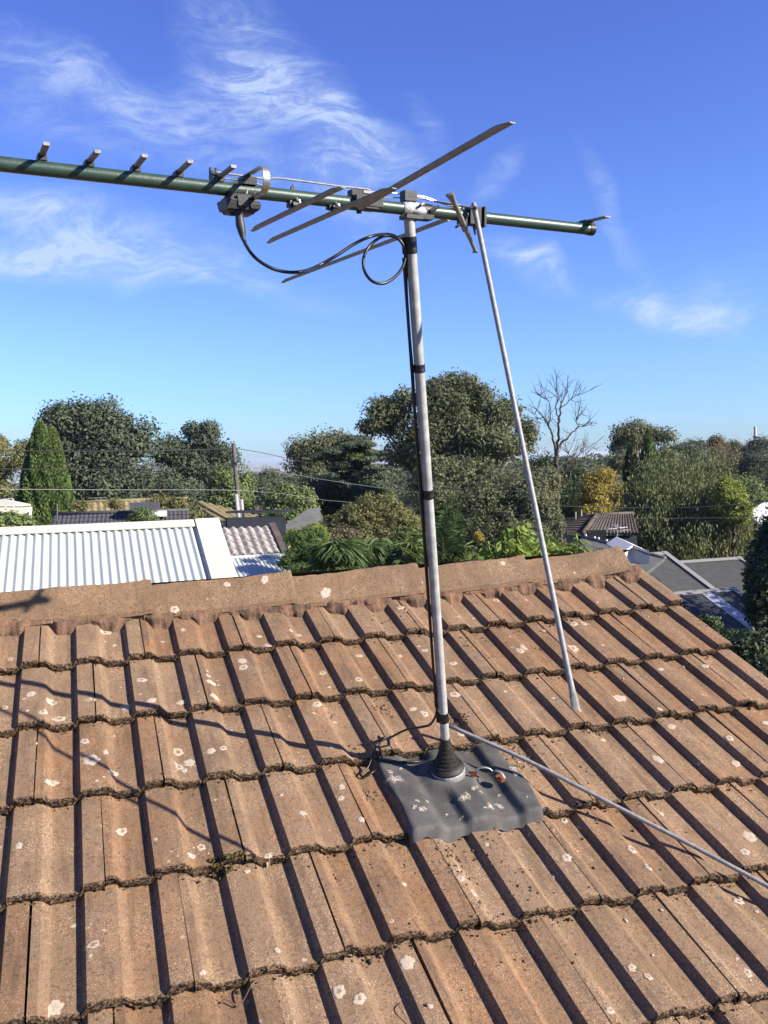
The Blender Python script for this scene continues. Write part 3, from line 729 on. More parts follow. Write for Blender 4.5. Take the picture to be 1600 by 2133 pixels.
# insulator block carrying it
bk = MB(); c = BP(755) + UB * .004 - DE * .0
bk.box(c + DE * .013 + DB * .006, DB * .034, DE * .013, UB * .011); bk.box(c - UB * .010 + DE * .004, DB * .030, DE * .020, UB * .006); bk.box(c + UB * .018 - DB * .012, DB * .020, DE * .012, UB * .006)
o = bk.build('insulator_block', M['black'], ant)
for k in range(3): MB().tube([BP(742 + k * 7) + UB * (BR + .008), BP(742 + k * 7) + UB * (BR + .018)], .0028, 6).build('terminal_screw', M['dkgrey'], o)
MB().tube([BP(745) - UB * (BR + .0) + DE * .006, BP(745) - UB * (BR + .008) + DE * .006], .006, 8).build('terminal_screw', M['black'], o)
MB().box(c + UB * .021 + DB * .012 + DE * .004, DB * .016, DE * .010, UB * .003).build('plate', M['alu'], o)
# far half of the broken long element
m3 = BP(965) - UB * .016; pf = onplane(588, 586, m3); pn = onplane(935, 454, m3)
element(pn, pf, .0082, .0078, M['alu'], tips=(False, True))
# second black block with the drooping pieces
bk = MB(); c = BP(985); bk.box(c, DB * .019, DE * .018, UB * .020); bk.box(c + DB * .021 - UB * .002, DB * .003, DE * .024, UB * .024); bk.box(c - DB * .030 - UB * .016 + DE * .002, DB * .012, DE * .010, UB * .008)
bk.tube([BP(958) - UB * .02 + DE * .01, BP(943) - UB * .032 + DE * .014], .003, 6)
o = bk.build('insulator_block', M['black'], ant)
a, b_ = ray(905, 419) * 2.09, ray(987, 434) * (bz(985) - .045)
st = MB(); st.tube([a, b_], .0052, 8, flat=((0, 0, 1), .35)); st.build('flat_bracket', M['alu'], ant, True, angle=40)
MB().tube([BP(964) + UB * BR, BP(964) + UB * (BR + .010)], [.004, .0025], 6).build('screw_head', M['dkgrey'], o)
rt = ray(987, 426) * (bz(985) - .035); TIP = np.array([0.39982962, 1.82499098, -0.5429632])
rd = nrm(TIP - rt)
mb = MB(); P = []; wv_ = nrm(np.cross(rd, CW)); tv = np.cross(rd, wv_); L = np.linalg.norm(TIP - rt)
for s_, w_, t_ in ((-.004, .0045, .0045), (0, .0062, .0062), (.022, .0066, .0066), (.024, .0060, .0060), (.03, .0062, .0062), (L - .065, .0062, .0062), (L - .045, .0066, .0058), (L - .030, .0078, .0040), (L - .024, .0084, .0022), (L, .0088, .0014)):
    P.append([rt + rd * s_ + wv_ * (w_ * math.cos(2 * math.pi * j / 16)) + tv * (t_ * math.sin(2 * math.pi * j / 16)) for j in range(17)])
mb.grid(P); mb.poly(P[0][:16][::-1]); mb.poly(P[-1][:16]); mb.build('drooping_rod', M['alu'], ant, True, angle=35)
pv_ = ray(988, 434) * (bz(985) - .045); fwd = -nrm(pv_)
q2 = MB().tube([pv_ - fwd * .004, pv_ + fwd * .004], .0068, 14); qo = q2.build('pivot_bolt', M['alu'], ant, True, angle=40); MB().tube([pv_ + fwd * .004, pv_ + fwd * .008], .0042, 6).build('bolt_nut', M['black'], qo)
MB().tube([ray(983, 450) * 2.19, ray(990, 489) * 2.2], [.0045, .002], 8).build('bracket_tongue', M['dkgrey'], ant)
# short bent element
pts_ = [ray(938, 403) * 1.93, ray(943, 413) * 1.94, ray(949, 426) * 1.96, ray(968, 467) * 2.10]
P = []; pts2 = [pts_[0], pts_[0] * .9 + pts_[2] * .1, pts_[1], pts_[2], pts_[3]]
def flatrod(name, nodes, wdir):
    P = []; ps_ = [n[0] for n in nodes]
    for i, (p_, w_, t_) in enumerate(nodes):
        ax = nrm(ps_[min(i + 1, len(ps_) - 1)] - ps_[max(i - 1, 0)]); w2 = nrm(wdir - ax * (wdir @ ax)); t2 = np.cross(ax, w2)
        P.append([p_ + w2 * (w_ * math.cos(2 * math.pi * j / 14)) + t2 * (t_ * math.sin(2 * math.pi * j / 14)) for j in range(15)])
    mb = MB(); mb.grid(P); mb.poly(P[0][:14][::-1]); mb.poly(P[-1][:14]); return mb.build(name, M['alu'], ant, True, angle=35)
flatrod('bent_element', [(ray(936, 402) * 1.93, .0100, .0016), (ray(938, 406) * 1.93, .0092, .0020), (ray(942, 414) * 1.94, .0072, .0045), (ray(946, 422) * 1.95, .0060, .0058), (ray(970, 475) * 2.12, .0056, .0056)], CR)
flatrod('bent_element', [(ray(968, 470) * 2.12, .0050, .0050), (ray(973, 484) * 2.14, .0062, .0040), (ray(980, 500) * 2.22, .0050, .0044), (ray(989, 521) * 2.33, .0048, .0044), (ray(990, 526) * 2.35, .0085, .0016)], CR)
cl = MB().tube([ray(966, 468) * 2.10, ray(970, 480) * 2.11], .0080, 14); cl.build('element_clamp', M['alu'], ant, True, angle=40)
# mast clamp
mb = MB(); c = BP(855)
prs = [(-.024, .0150), (-.020, .0175), (-.004, .0190), (.010, .0185), (.026, .0165)]
mb.tube([c + DB * h for h, _ in prs], [r_ for _, r_ in prs], 24)
o = mb.build('mast_clamp', M['cast'], ant, True, angle=35)
lens = MB(); lc = c + DB * .014 + DE * .010 - UB * .004; lens.tube([lc - DB * .030, lc - DB * .014, lc, lc + DB * .014, lc + DB * .028], [.002, .010, .0135, .0105, .003], 16); lens.build('cast_lug', M['cast'], o, True, angle=40)
MB().box(c - UB * (BR + .004) + DB * .002, DB * .022, DE * .018, UB * .0045).build('cradle', M['dkgrey'], o)
MB().box(c - UB * (BR + .001) + DB * .034, DB * .022, DE * .016, UB * .0055).build('cradle', M['black'], o)
MB().box(c + UB * (BR + .0145) - DB * .006 + DE * .002, DB * .0165, DE * .012, UB * .0115).build('top_block', M['dkgrey'], o)
MB().tube([c + DB * .010 + DE * .028 + UB * .006, c + DB * .022 + DE * .022 + UB * .012], [.0035, .004], 8).build('clamp_bolt', M['alu'], o)
MB().tube([BP(888) + DE * .016 - UB * .002, BP(905) + DE * .018 + UB * .010], [.0045, .004], 8).build('clamp_bolt', M['dkgrey'], o)
MB().tube([BP(872) + DE * .0, BP(896) + DE * .0], BR * 1.22, 20).build('saddle', M['black'], o, True, angle=40)
# phasing wires above the boom
def wire(px, lift, side, r_=.0017, mtl=None):
    pts = [ray(x, y) * (bz(x) + side) for x, y in px]; MB().tube(spline(pts, 6), r_, 8).build('phasing_wire', mtl or M['alu'], ant, True)
wire([(448, 358), (475, 362), (520, 368), (556, 373), (574, 371), (620, 376), (700, 387), (762, 394), (772, 398)], 0, -.012, .0022)
wire([(460, 371), (500, 375), (532, 382), (545, 386), (556, 392)], 0, -.004, .0017)
wire([(765, 398), (800, 401), (836, 404), (865, 408), (900, 418), (940, 428), (962, 434)], 0, .012, .0017, M['strap'])
wire([(790, 411), (832, 412), (870, 413), (900, 418), (960, 427)], 0, .02, .0013)
wire([(862, 406), (890, 411), (930, 427), (975, 445)], 0, .03, .0013, M['strap'])
# terminal bracket at the front end of the wires
bk = MB(); c = BP(456) + UB * (BR + .010); bk.box(c - DE * .012, DB * .012, DE * .014, UB * .006); bk.box(c + UB * .008 - DE * .010 - DB * .004, DB * .010, DE * .008, UB * .003)
o = bk.build('wire_bracket', M['dkgrey'], ant)
for dx in (-.012, .0): MB().tube([c + DB * dx + UB * .008 - DE * .014, c + DB * dx + UB * .019 - DE * .014], [.0035, .0028], 6).build('wing_nut', M['black'], o)
for x in (512, 562, 608): MB().tube([BP(x) + UB * (BR - .002), BP(x) + UB * (BR + .007)], [.0036, .003], 6).build('screw_head', M['dkgrey'], ant)
# folded dipole loop standing across the boom
dc = BP(514); w_ = .0068
zt, zl = .021, -.020
def loop(side):
    pts = []
    return pts
nearC = onplane(546, 375, dc + DE * 0); ext = (nearC - dc) @ DE; hz_ = .0255; farC = onplane(476, 402, dc); fl_ = (farC - dc) @ DE; vc = ((nearC - dc) @ UB)
path = []
L2 = max(.07, ext)
for t_ in np.linspace(fl_, L2, 6): path.append((t_, vc + hz_))
for a in np.linspace(math.pi / 2, -math.pi / 2, 13)[1:-1]: path.append((L2 + hz_ * math.cos(a) * .95, vc + hz_ * math.sin(a)))
for t_ in np.linspace(L2, .012, 4): path.append((t_, vc - hz_))
def ribbon(path):
    P = []
    n = len(path)
    for i, (a, b_) in enumerate(path):
        a0, b0_ = path[max(0, i - 1)]; a1, b1_ = path[min(n - 1, i + 1)]; tx, ty = a1 - a0, b1_ - b0_; l_ = math.hypot(tx, ty); nx, ny = -ty / l_, tx / l_; c = dc + DE * a + UB * b_; nn2 = DE * nx + UB * ny
        P.append([c + DB * w_ + nn2 * .0012, c - DB * w_ + nn2 * .0012, c - DB * w_ - nn2 * .0012, c + DB * w_ - nn2 * .0012, c + DB * w_ + nn2 * .0012])
    return MB().grid(P)
ribbon(path).build('folded_dipole', M['strap'], ant, True, angle=35)
path = [(fl_, vc + hz_)]
for a in np.linspace(math.pi / 2, -math.pi / 2, 13)[1:-1]: path.append((fl_ - hz_ * math.cos(a) * .95, vc + hz_ * math.sin(a)))
for t_ in np.linspace(fl_, -.02, 3): path.append((t_, vc - hz_))
ribbon(path).build('folded_dipole', M['strap'], ant, True, angle=35)
MB().box(BP(516) + UB * (BR + .006), DB * .015, DE * .016, UB * .008).build('saddle', M['black'], ant)
# feeder box below
bc = ray(497, 428) * (bz(497) - .005)
def pbox(c, w0, w1, d0, d1, h, mtl, name, par):
    vs = [c + DB * (sx * w) + DE * (sy * d) + UB * (sz * h) for sz, w, d in ((-1, w0, d0), (1, w1, d1)) for sx, sy in ((-1, -1), (1, -1), (1, 1), (-1, 1))]
    mb = MB().add(vs, [(3, 2, 1, 0), (4, 5, 6, 7), (0, 1, 5, 4), (1, 2, 6, 5), (2, 3, 7, 6), (3, 0, 4, 7)]); o = mb.build(name, mtl, par)
    bv = o.modifiers.new('bevel', 'BEVEL'); bv.width = .0015; bv.segments = 2; return o
fbx = pbox(bc - UB * .003, .034, .038, .026, .030, .010, M['dkgrey'], 'feeder_box', ant)
pbox(bc + UB * .014, .034, .022, .026, .018, .007, M['dkgrey'], 'box_lid', fbx)
pbox(bc - UB * .016, .026, .030, .020, .024, .003, M['black'], 'box_base', fbx)
pbox(bc - DB * .002 + DE * .027 + UB * .004, .010, .013, .004, .004, .011, M['dkgrey'], 'latch', fbx)
pbox(bc + DB * .026 + DE * .024 - UB * .004, .011, .013, .006, .008, .006, M['dkgrey'], 'latch', fbx)
pbox(bc - DB * .020 - UB * .020 + DE * .01, .006, .006, .006, .006, .004, M['black'], 'box_foot', fbx)
for dx in (.012, .030): MB().tube([bc + DB * dx + DE * .014 + UB * .022, bc + DB * dx + DE * .020 + UB * .030], [.004, .0028], 6).build('terminal_screw', M['strap'], fbx)
# coaxial cable from the box, round one loop and down the mast
D0 = bz(500) - .03; DM = (fb + mast_d * mast_at(530)) @ CW - .012
k_ = lambda p: (p[0], p[1])
pts = [(500, 446, D0), (501, 470, D0), (505, 490, D0), (512, 510, D0), (530, 535, D0 - .01), (560, 556, D0 - .01), (592, 566, D0), (628, 566, D0), (660, 555, 1.93), (700, 533, 1.95), (740, 507, 1.97), (775, 492, 1.98), (808, 488, DM), (830, 497, DM + .01), (843, 520, DM + .015), (842, 548, DM), (826, 574, DM - .03), (800, 590, DM - .06), (776, 586, DM - .07), (760, 566, DM - .06), (757, 540, DM - .05), (768, 515, DM - .03), (790, 496, DM - .02), (812, 491, DM - .01), (832, 500, DM - .008), (843, 518, DM), (847, 540, DM + .01)]
P = [ray(x, y) * d for x, y, d in pts]
for y in (600, 700, 770, 850, 950, 1035, 1150, 1250, 1350, 1430, 1478):
    bow = (.004 + .004 * math.sin(y * .01)) if y not in (770, 1035, 1478) else 0
    P.append(fb + mast_d * mast_at(y) + CABOFF * (1 + bow * 12))
c1 = fb + mast_d * mast_at(1505) + CABOFF
P += [ray(898, 1507) * 2.55, ray(880, 1514) * 2.58, ray(850, 1519) * 2.62, ray(825, 1530) * 2.66, ray(803, 1545) * 2.69, ray(797, 1558) * 2.70]
MB().tube(spline(P, 7), .0036, 10).build('cable', M['cable'], ant, True)
MB().tube([ray(498, 440) * D0, ray(499, 456) * D0, ray(501, 470) * D0, ray(505, 488) * D0, ray(507, 498) * D0, ray(511, 506) * D0], [.0078, .0086, .0098, .0072, .0046, .0040], 14).build('cable_boot', M['dkgrey'], ant, True)
# second run clipped close to the first, and the tangle at its foot
P = [fb + mast_d * mast_at(y) + CABOFF * 1.18 + nrm(np.cross(MSH, mast_d)) * .006 for y in (535, 650, 770, 900, 1035, 1200, 1350, 1470)]
MB().tube(spline(P, 6), .0028, 8).build('cable', M['cable'], ant, True)
c0_ = [SURF(*to_cell(x, y, h), h + .012) for x, y, h in ((912, 1572, 0), (890, 1566, 0), (868, 1568, 0), (845, 1576, 0), (822, 1581, 0), (800, 1577, 0), (790, 1565, 0))]
MB().tube(spline(c0_, 6), .0034, 8).build('cable', M['cable'], ant, True)
tg = [(797, 1556), (786, 1548), (790, 1560), (778, 1572), (768, 1588), (752, 1600), (762, 1606), (778, 1600), (786, 1590)]
MB().tube(spline([SURF(*to_cell(x, y, -.01), .014 + .005 * math.sin(i * 2)) for i, (x, y) in enumerate(tg)], 6), .003, 8).build('cable', M['cable'], ant, True)
pj = SURF(*to_cell(797, 1552, -.01), .016)
MB().tube([pj, pj + (ray(806, 1538) * 2.68 - pj)], [.006, .0048], 10).build('cable_joiner', M['black'], ant, True)
# reflector at the back end
c = BP(1222) + UB * (BR + .006); p1 = onplane(1266, 464, c)
v_ = p1 - c; tip_n = c + DE * .15; 
LR = (p1 - c) @ DE; mb = strip(c - DE * LR, c + DE * LR, DB, .020, UB, .003); o = mb.build('reflector', M['alu'], ant)
MB().box(c - UB * .004, DB * .014, DE * .014, UB * .006).build('saddle', M['black'], o)
for k in range(2): MB().tube([BP(1218 + k * 8) + DE * .008 + UB * .012, BP(1218 + k * 8) + DE * .004 + UB * .020], .0022, 6).build('screw_head', M['strap'], o)

# ------------------------------------------------------------------ rod lying on the roof, rusty clamp
h0 = .055
pA = ray(930, 1509) * ((lambda c: 1)(0))
def over(x, y, h):
    c, r = to_cell(x, y, h); return RP(c, r, h)
P = [over(925, 1507, .050), over(1100, 1585, .042), over(1290, 1683, .028), over(1455, 1768, .014), over(1620, 1857, .008), over(1800, 1955, .006)]
MB().tube(spline(P, 5), .0062, 14).build('fallen_rod', M['alu'], None, True)
o = bpy.data.objects['fallen_rod']; tag(o, 'grey aluminium rod lying loose across the tiles from the mast foot to the right edge', 'rod')
for xx, yy in ((1077, 1573), (1132, 1600)): pass
rc = root('rusty_clamp', over(1010, 1615, 0), 'small rusty bracket with a bent grey strap lying on the flashing', 'bracket')
up = NN
def tab(x, y, w, h, lift, axw, name):
    p_ = over(x, y, lift); mb = MB().box(p_, axw * w, np.cross(NN, axw) * .0012, NN * h); return mb.build(name, M['rust'], rc)
tab(987, 1612, .009, .010, .004, nrm(E1 + E2 * .25), 'tab')
pp = over(1042, 1622, .004); MB().tube([pp - NN * .003, pp + NN * .004], .0145, 16).build('rusty_disc', M['rust'], rc, True, angle=40)
MB().tube([pp + NN * .0042, pp + NN * .007], .0045, 8).build('bolt', M['rust'], rc)
MB().tube(spline([over(1020, 1616, .002), over(1030, 1606, .018), over(1044, 1610, .026), over(1052, 1622, .016)], 5), .0045, 8, flat=((0, 0, 1), .35)).build('strap', M['alu'], rc, True)
MB().tube(spline([over(992, 1603, .006), over(1004, 1598, .014), over(1018, 1600, .012), over(1026, 1606, .004)], 5), .0060, 8, flat=((0, 0, 1), .4)).build('strap', M['strap'], rc, True)

tw = MB().tube(spline([SURF(*to_cell(x, y, -.01), h) for x, y, h in ((448, 2078, .003), (458, 2073, .006), (474, 2067, .012), (500, 2078, .010), (525, 2051, .016), (543, 2032, .006))], 6), .0016, 6).build('dry_twig', M['leaflit'], None, True)
tag(tw, 'thin curled dry twig caught on a tile edge at the bottom left', 'twig')
tw = MB().tube(spline([SURF(*to_cell(x, y, -.01), h) for x, y, h in ((836, 2072, .002), (834, 2085, .008), (842, 2100, .010), (853, 2118, .003))], 6), .0011, 6).build('dry_twig', M['leaflit'], None, True)
tag(tw, 'thin dry grass stalk lying in a tile channel at the bottom centre', 'twig')
# ------------------------------------------------------------------ neighbouring roofs and houses
def hdir(v): return nrm([v[0], v[1], 0])
D2 = hdir(E2)                               # horizontal direction of our downslope
def slope_dir(pitch, d=None): d = D2 if d is None else d; p = math.radians(pitch); return d * math.cos(p) - np.array([0, 0, math.sin(p)])
def corrugated(o, along, la, down, ld, pitch, amp, box=False):
    n = int(la / pitch) ; nn = nrm(np.cross(along, down)); nn = nn if nn[2] > 0 else -nn; row0, row1 = [], []
    for i in range(n * 8 + 1):
        x = i / 8 * pitch; ph = 2 * math.pi * (i % 8) / 8
        h = amp * (math.cos(ph)) if not box else amp * (1 if (i % 8) in (0, 1, 7) else -1)
        row0.append(o + along * x + nn * h); row1.append(o + along * x + down * ld + nn * h)
    return MB().grid([row0, row1])
def vwall(name, a, b_, zb, mtl, par, th=.1):
    a, b_ = np.array(a, float), np.array(b_, float); d = nrm(np.cross(b_ - a, [0, 0, 1])) * th
    return MB().poly([a, b_, (b_[0], b_[1], zb), (a[0], a[1], zb)], d).build(name, mtl, par)
# white corrugated patio roof, left
o0 = at(-320, 1127, 8.25); S20 = slope_dir(24)
d_ = ray(438, 1100); 
def along_to(o, e, x, y=None):              # length along e at which photo column x is reached
    lo, hi = 0., 60.
    for _ in range(50):
        m = (lo + hi) / 2; p = o + e * m
        if PX + F * (p @ CR) / (p @ CW) < x: lo = m
        else: hi = m
    return lo
h1 = root('patio_roof', at(200, 1210, 8.3) - np.array([0, 0, 1.5]), 'white corrugated steel roof with cream flashings just beyond the ridge on the left', 'roof')
L1 = along_to(o0, E1, 420)
corrugated(o0, E1, L1, S20, 2.6, .076, .0125).build('sheet', M['white_sheet'], h1, True)
nn1 = nrm(np.cross(E1, -S20)); nn1 = nn1 if nn1[2] > 0 else -nn1
a = o0 + nn1 * .016 - E1 * .1; b_ = a + E1 * (L1 + .30)
MB().poly([a - S20 * .10, b_ - S20 * .10, b_ + S20 * .045, a + S20 * .045], nn1 * .012).build('ridge_flashing', M['cream'], h1)
c = o0 + E1 * L1 + nn1 * .030
MB().poly([c - E1 * .06 - S20 * .09, c + E1 * .19 - S20 * .09, c + E1 * .19 + S20 * 2.6, c - E1 * .06 + S20 * 2.6], nn1 * .012).build('barge_flashing', M['cream'], h1)
for x in np.arange(.4, L1, 1.1): MB().tube([a + E1 * x - S20 * .06 + nn1 * .010, a + E1 * x - S20 * .06 + nn1 * .018], .006, 6).build('rivet', M['galv'], h1)
bk_ = o0 - S20 * .09; vwall('wall', bk_ + E1 * (L1 + .1) - [0, 0, .05], bk_ - [0, 0, .05], -5.4, M['wall_cream'], h1)
vwall('wall', bk_ + E1 * (L1 + .12) + S20 * 2.6 - [0, 0, .06], bk_ + E1 * (L1 + .12) - [0, 0, .06], -5.4, M['wall_cream'], h1)
# grey roll tile roof beside it
def rolltile(w, l, rolls, amp, th=.02, seg=6):
    P = []
    for y, dz in ((0, -th), (0, 0), (l * 1.05, -th * 1.05)):
        P.append([(w * i / (rolls * seg), y, dz + amp * (.5 + .5 * math.cos(2 * math.pi * (i / seg + .5))) ** 1.0) for i in range(rolls * seg + 1)])
    return MB().grid(P)
def lay_tiles(par, o, along, down, cols, rows, w, l, rolls, amp, mtl, joined=False, th=.02, name='tile', skip=None):
    nn = nrm(np.cross(along, down)); nn = nn if nn[2] > 0 else -nn; t = rolltile(w * .985, l, rolls, amp, th); me = None
    if not joined:
        me = t.mesh(name, (0, 0, 0), True); me.materials.append(mtl); me.set_sharp_from_angle(angle=math.radians(50))
    big = MB(); k = 0; pl_ = np.array(par.location)
    for r in range(1, rows + 1):
        for c in range(cols):
            if skip and skip(c, r): continue
            q_ = o + along * (c * w) + down * (r * l) + nn * rr.uniform(-.003, .003)
            if joined: big.add([q_ + along * x - down * y + nn * z for x, y, z in t.v], t.f)
            else:
                ob = bpy.data.objects.new(name, me); COL.objects.link(ob); ob.parent = par; up_ = -down
                ob.matrix_basis = Matrix(((along[0], up_[0], nn[0], q_[0] - pl_[0]), (along[1], up_[1], nn[1], q_[1] - pl_[1]), (along[2], up_[2], nn[2], q_[2] - pl_[2]), (0, 0, 0, 1)))
    if joined:
        ob = big.build('roof_tiles', mtl, par, True, angle=50); ob['kind'] = 'stuff'
h2 = root('garage', at(520, 1180, 17) - np.array([0, 0, 3]), 'small garage with mauve grey roll tiles and a white ribbed awning behind the white roof', 'garage')
o2 = at(425, 1103, 16.2); S2 = slope_dir(23); w2 = along_to(o2, E1, 562); cols = max(3, int(round(w2 / .30)))
lay_tiles(h2, o2, E1, S2, cols, 4, w2 / cols, .26, 2, .045, M['grey_tile'])
MB().poly([o2 + E1 * w2 - S2 * .05 , o2 + E1 * (w2 + .12) - S2 * .05, o2 + E1 * (w2 + .12) + S2 * 1.08, o2 + E1 * w2 + S2 * 1.08], (0, 0, .05)).build('barge', M['brn_tile'], h2)
o3 = o2 + S2 * 1.03 - np.array([0, 0, .04]) - E1 * .5; S3 = slope_dir(14); w3 = along_to(o3, E1, 606)
corrugated(o3, E1, w3, S3, 2.4, .076, .008, True).build('awning', M['white_sheet'], h2)
MB().poly([o3 - S3 * .05, o3 + E1 * (w3 + .03) - S3 * .05, o3 + E1 * (w3 + .03) + S3 * .06, o3 + S3 * .06], (0, 0, .03)).build('awning_flashing', M['white_sheet'], h2)
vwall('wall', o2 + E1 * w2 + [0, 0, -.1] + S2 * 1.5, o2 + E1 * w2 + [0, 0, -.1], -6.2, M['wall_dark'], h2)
vwall('wall', o2 + E1 * w2 + [0, 0, -.1], o2 + [0, 0, -.1], -6.2, M['wall_cream'], h2)
# a further dark shed, its shade put into the wall colour
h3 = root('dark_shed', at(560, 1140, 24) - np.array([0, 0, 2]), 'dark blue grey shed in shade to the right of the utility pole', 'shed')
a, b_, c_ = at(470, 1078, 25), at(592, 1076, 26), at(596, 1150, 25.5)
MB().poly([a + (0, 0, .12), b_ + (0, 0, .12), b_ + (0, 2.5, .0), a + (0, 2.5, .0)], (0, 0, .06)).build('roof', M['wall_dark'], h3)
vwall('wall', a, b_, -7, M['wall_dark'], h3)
h4 = root('small_house', at(625, 1120, 30) - np.array([0, 0, 2]), 'low cream walled house with grey roof half hidden behind the bottlebrush', 'house')
a, b_ = at(596, 1112, 30), at(655, 1110, 31)
MB().poly([a - (.4, .3, 0), b_ + (.4, -.3, 0), b_ + (0, 2.6, .7), a + (.5, 2.6, .6)], (0, 0, .07)).build('roof', M['grey_sheet'], h4)
vwall('wall', a, b_, -8, M['wall_cream'], h4); vwall('wall', b_, b_ + (.5, 3, 0), -8, M['wall_cream'], h4)
MB().box((a + b_) / 2 + np.array([.3, -.06, -.9]), (.35, 0, 0), (0, .04, 0), (0, 0, .4)).build('window', M['glass'], h4)
# charcoal tiled house
h5 = root('charcoal_roof_house', at(250, 1090, 34) - np.array([0, 0, 4]), 'long low house with a charcoal tile roof and small rooftop units', 'house')
o5 = at(112, 1072, 33.5); E5 = hdir(at(392, 1058, 34.6) - o5); w5 = along_to(o5, E5, 394); S5 = slope_dir(24, hdir(np.cross(E5, [0, 0, 1])))
if S5[1] > 0: S5 = slope_dir(24, -hdir(np.cross(E5, [0, 0, 1])))
cols = int(w5 / .30); lay_tiles(h5, o5, E5, S5, cols, 9, w5 / cols, .33, 2, .03, M['dk_tile'], True, .03)
MB().tube([o5 + (0, 0, .02), o5 + E5 * w5 + (0, 0, .02)], .07, 8).build('ridge', M['dk_tile'], h5, True)
fb5 = -S5 * 1.0; MB().poly([o5, o5 + E5 * w5, o5 + E5 * w5 + np.array([-S5[0], -S5[1], S5[2]]) * 4, o5 + np.array([-S5[0], -S5[1], S5[2]]) * 4]).build('far_slope', M['dk_tile'], h5)
vwall('wall', o5 + S5 * 2.8, o5 + S5 * 2.8 + E5 * w5, -9, M['wall_cream'], h5); vwall('wall', o5 + E5 * w5 + S5 * 2.8, o5 + E5 * w5 - hdir(S5) * 3 - (0, 0, 1.4), -9, M['wall_cream'], h5)
for x, y, w_, h_, m_ in ((302, 1054, .55, .14, 'dk_tile'), (325, 1070, .40, .10, 'white_paint')):
    c = at(x, y, 33.6); MB().box(c, E5 * w_, -hdir(S5) * .3, (0, 0, h_)).build('rooftop_unit', M[m_], h5)
MB().tube([at(119, 1085, 33), at(119, 1050, 33)], .03, 6).build('flue_pipe', M['grey_sheet'], h5)
# lichened yellow roof behind it
h6 = root('yellow_roof_house', at(300, 1070, 46) - np.array([0, 0, 5]), 'house with a lichened yellow brown tile roof behind the charcoal one', 'house')
o6 = at(135, 1048, 45); E6 = hdir(at(392, 1043, 47) - o6); w6 = along_to(o6, E6, 393); n6 = -hdir(np.cross(E6, [0, 0, 1])); n6 = n6 if n6[1] < 0 else -n6; S6 = slope_dir(22, n6)
cols = int(w6 / .30); lay_tiles(h6, o6, E6, S6, cols, 9, w6 / cols, .36, 1, .06, M['ylw_tile'], True, .02)
c6 = o6 + E6 * w6; hipd = nrm(E6 * .72 + n6 * .72); hipd = nrm(np.array([hipd[0], hipd[1], -.30])); S6b = slope_dir(20, nrm(E6 * .55 + n6 * .45))
P_ = [c6, c6 + hipd * 4.6]
lay_tiles(h6, c6, nrm(E6 * .75 - n6 * .1), nrm(S6 + E6 * .45), 14, 11, .30, .36, 1, .06, M['ylw_tile'], True, .02, skip=lambda c, r: c > r * .95)
MB().tube([o6 + (0, 0, .03), c6 + (0, 0, .03)], .09, 8).build('ridge', M['ylw_tile'], h6, True)
MB().tube([c6 + (0, 0, .03), at(488, 1088, 42)], .09, 8).build('hip_ridge', M['ylw_tile'], h6, True)
vwall('wall', o6 + S6 * 3.1, c6 + S6 * 3.1 + E6 * 3.5, -11, M['wall_cream'], h6); vwall('wall', c6 + S6 * 3 + E6 * 3.5, c6 + E6 * 5 - n6 * 4 - (0, 0, 1.3), -11, M['wall_cream'], h6)
MB().tube([at(210, 1047, 46), at(210, 1036, 46)], .02, 5).build('aerial_mast', M['galv'], h6)
MB().tube([at(183, 1038, 46), at(224, 1036, 46)], .015, 5).build('aerial_boom', M['galv'], h6)
# left edge shed
h7 = root('timber_shed', at(30, 1090, 20) - np.array([0, 0, 2]), 'timber shed with a cream flat roof edge at the left edge of the photo', 'shed')
a, b_ = at(-90, 1056, 19), at(44, 1057, 19.4); c_ = at(65, 1055, 21.4)
MB().poly([a, b_, b_ + (0, 0, -.16), a + (0, 0, -.16)], (0, .05, 0)).build('fascia', M['cream'], h7)
MB().poly([b_, c_, c_ + (0, 0, -.10), b_ + (0, 0, -.16)], (.02, .02, 0)).build('fascia', M['cream'], h7)
MB().poly([a + (0, 0, .02), b_ + (0, 0, .02), c_ + (0, 0, .02), a + (0, 2.4, .02)], (0, 0, .04)).build('roof', M['cream'], h7)
for k in range(9):
    p = b_ + (c_ - b_) * (k / 9) - (0, 0, .16); p2 = b_ + (c_ - b_) * ((k + .9) / 9) - (0, 0, .16)
    MB().poly([p, p2, (p2[0], p2[1], -6), (p[0], p[1], -6)], (-.03, 0, 0)).build('plank', M['wood_pole'], h7)
vwall('wall', a - (0, 0, .16), b_ - (0, 0, .16), -6, M['wood_pole'], h7)
MB().tube([at(62, 1064, 21), at(63, 1080, 21), at(68, 1098, 21)], .04, 6).build('downpipe', M['white_paint'], h7)
fr = root('clothes_frame', at(18, 1060, 24) - np.array([0, 0, 2.0]), 'thin metal frame standing behind the timber shed at the left edge', 'frame')
for a, b_ in (((5, 1041), (27, 1039)), ((27, 1039), (29, 1060)), ((10, 1046), (12, 1062))): MB().tube([at(*a, 24), at(*b_, 24)], .03, 6).build('rail', M['galv'], fr)
# brown roof far in the gap
h8 = root('far_brown_house', at(550, 1065, 70) - np.array([0, 0, 4]), 'brown tiled roof of a distant house beside the utility pole', 'house')
MB().poly([at(524, 1062, 66), at(538, 1050, 70), at(556, 1050, 71), at(558, 1072, 66), at(545, 1076, 64)]).build('roof', M['brn_tile'], h8)
vwall('wall', at(524, 1062, 66.2), at(545, 1077, 64.2), -14, M['wall_cream'], h8); vwall('wall', at(545, 1077, 64.2), at(562, 1072, 66.2), -14, M['wall_cream'], h8)
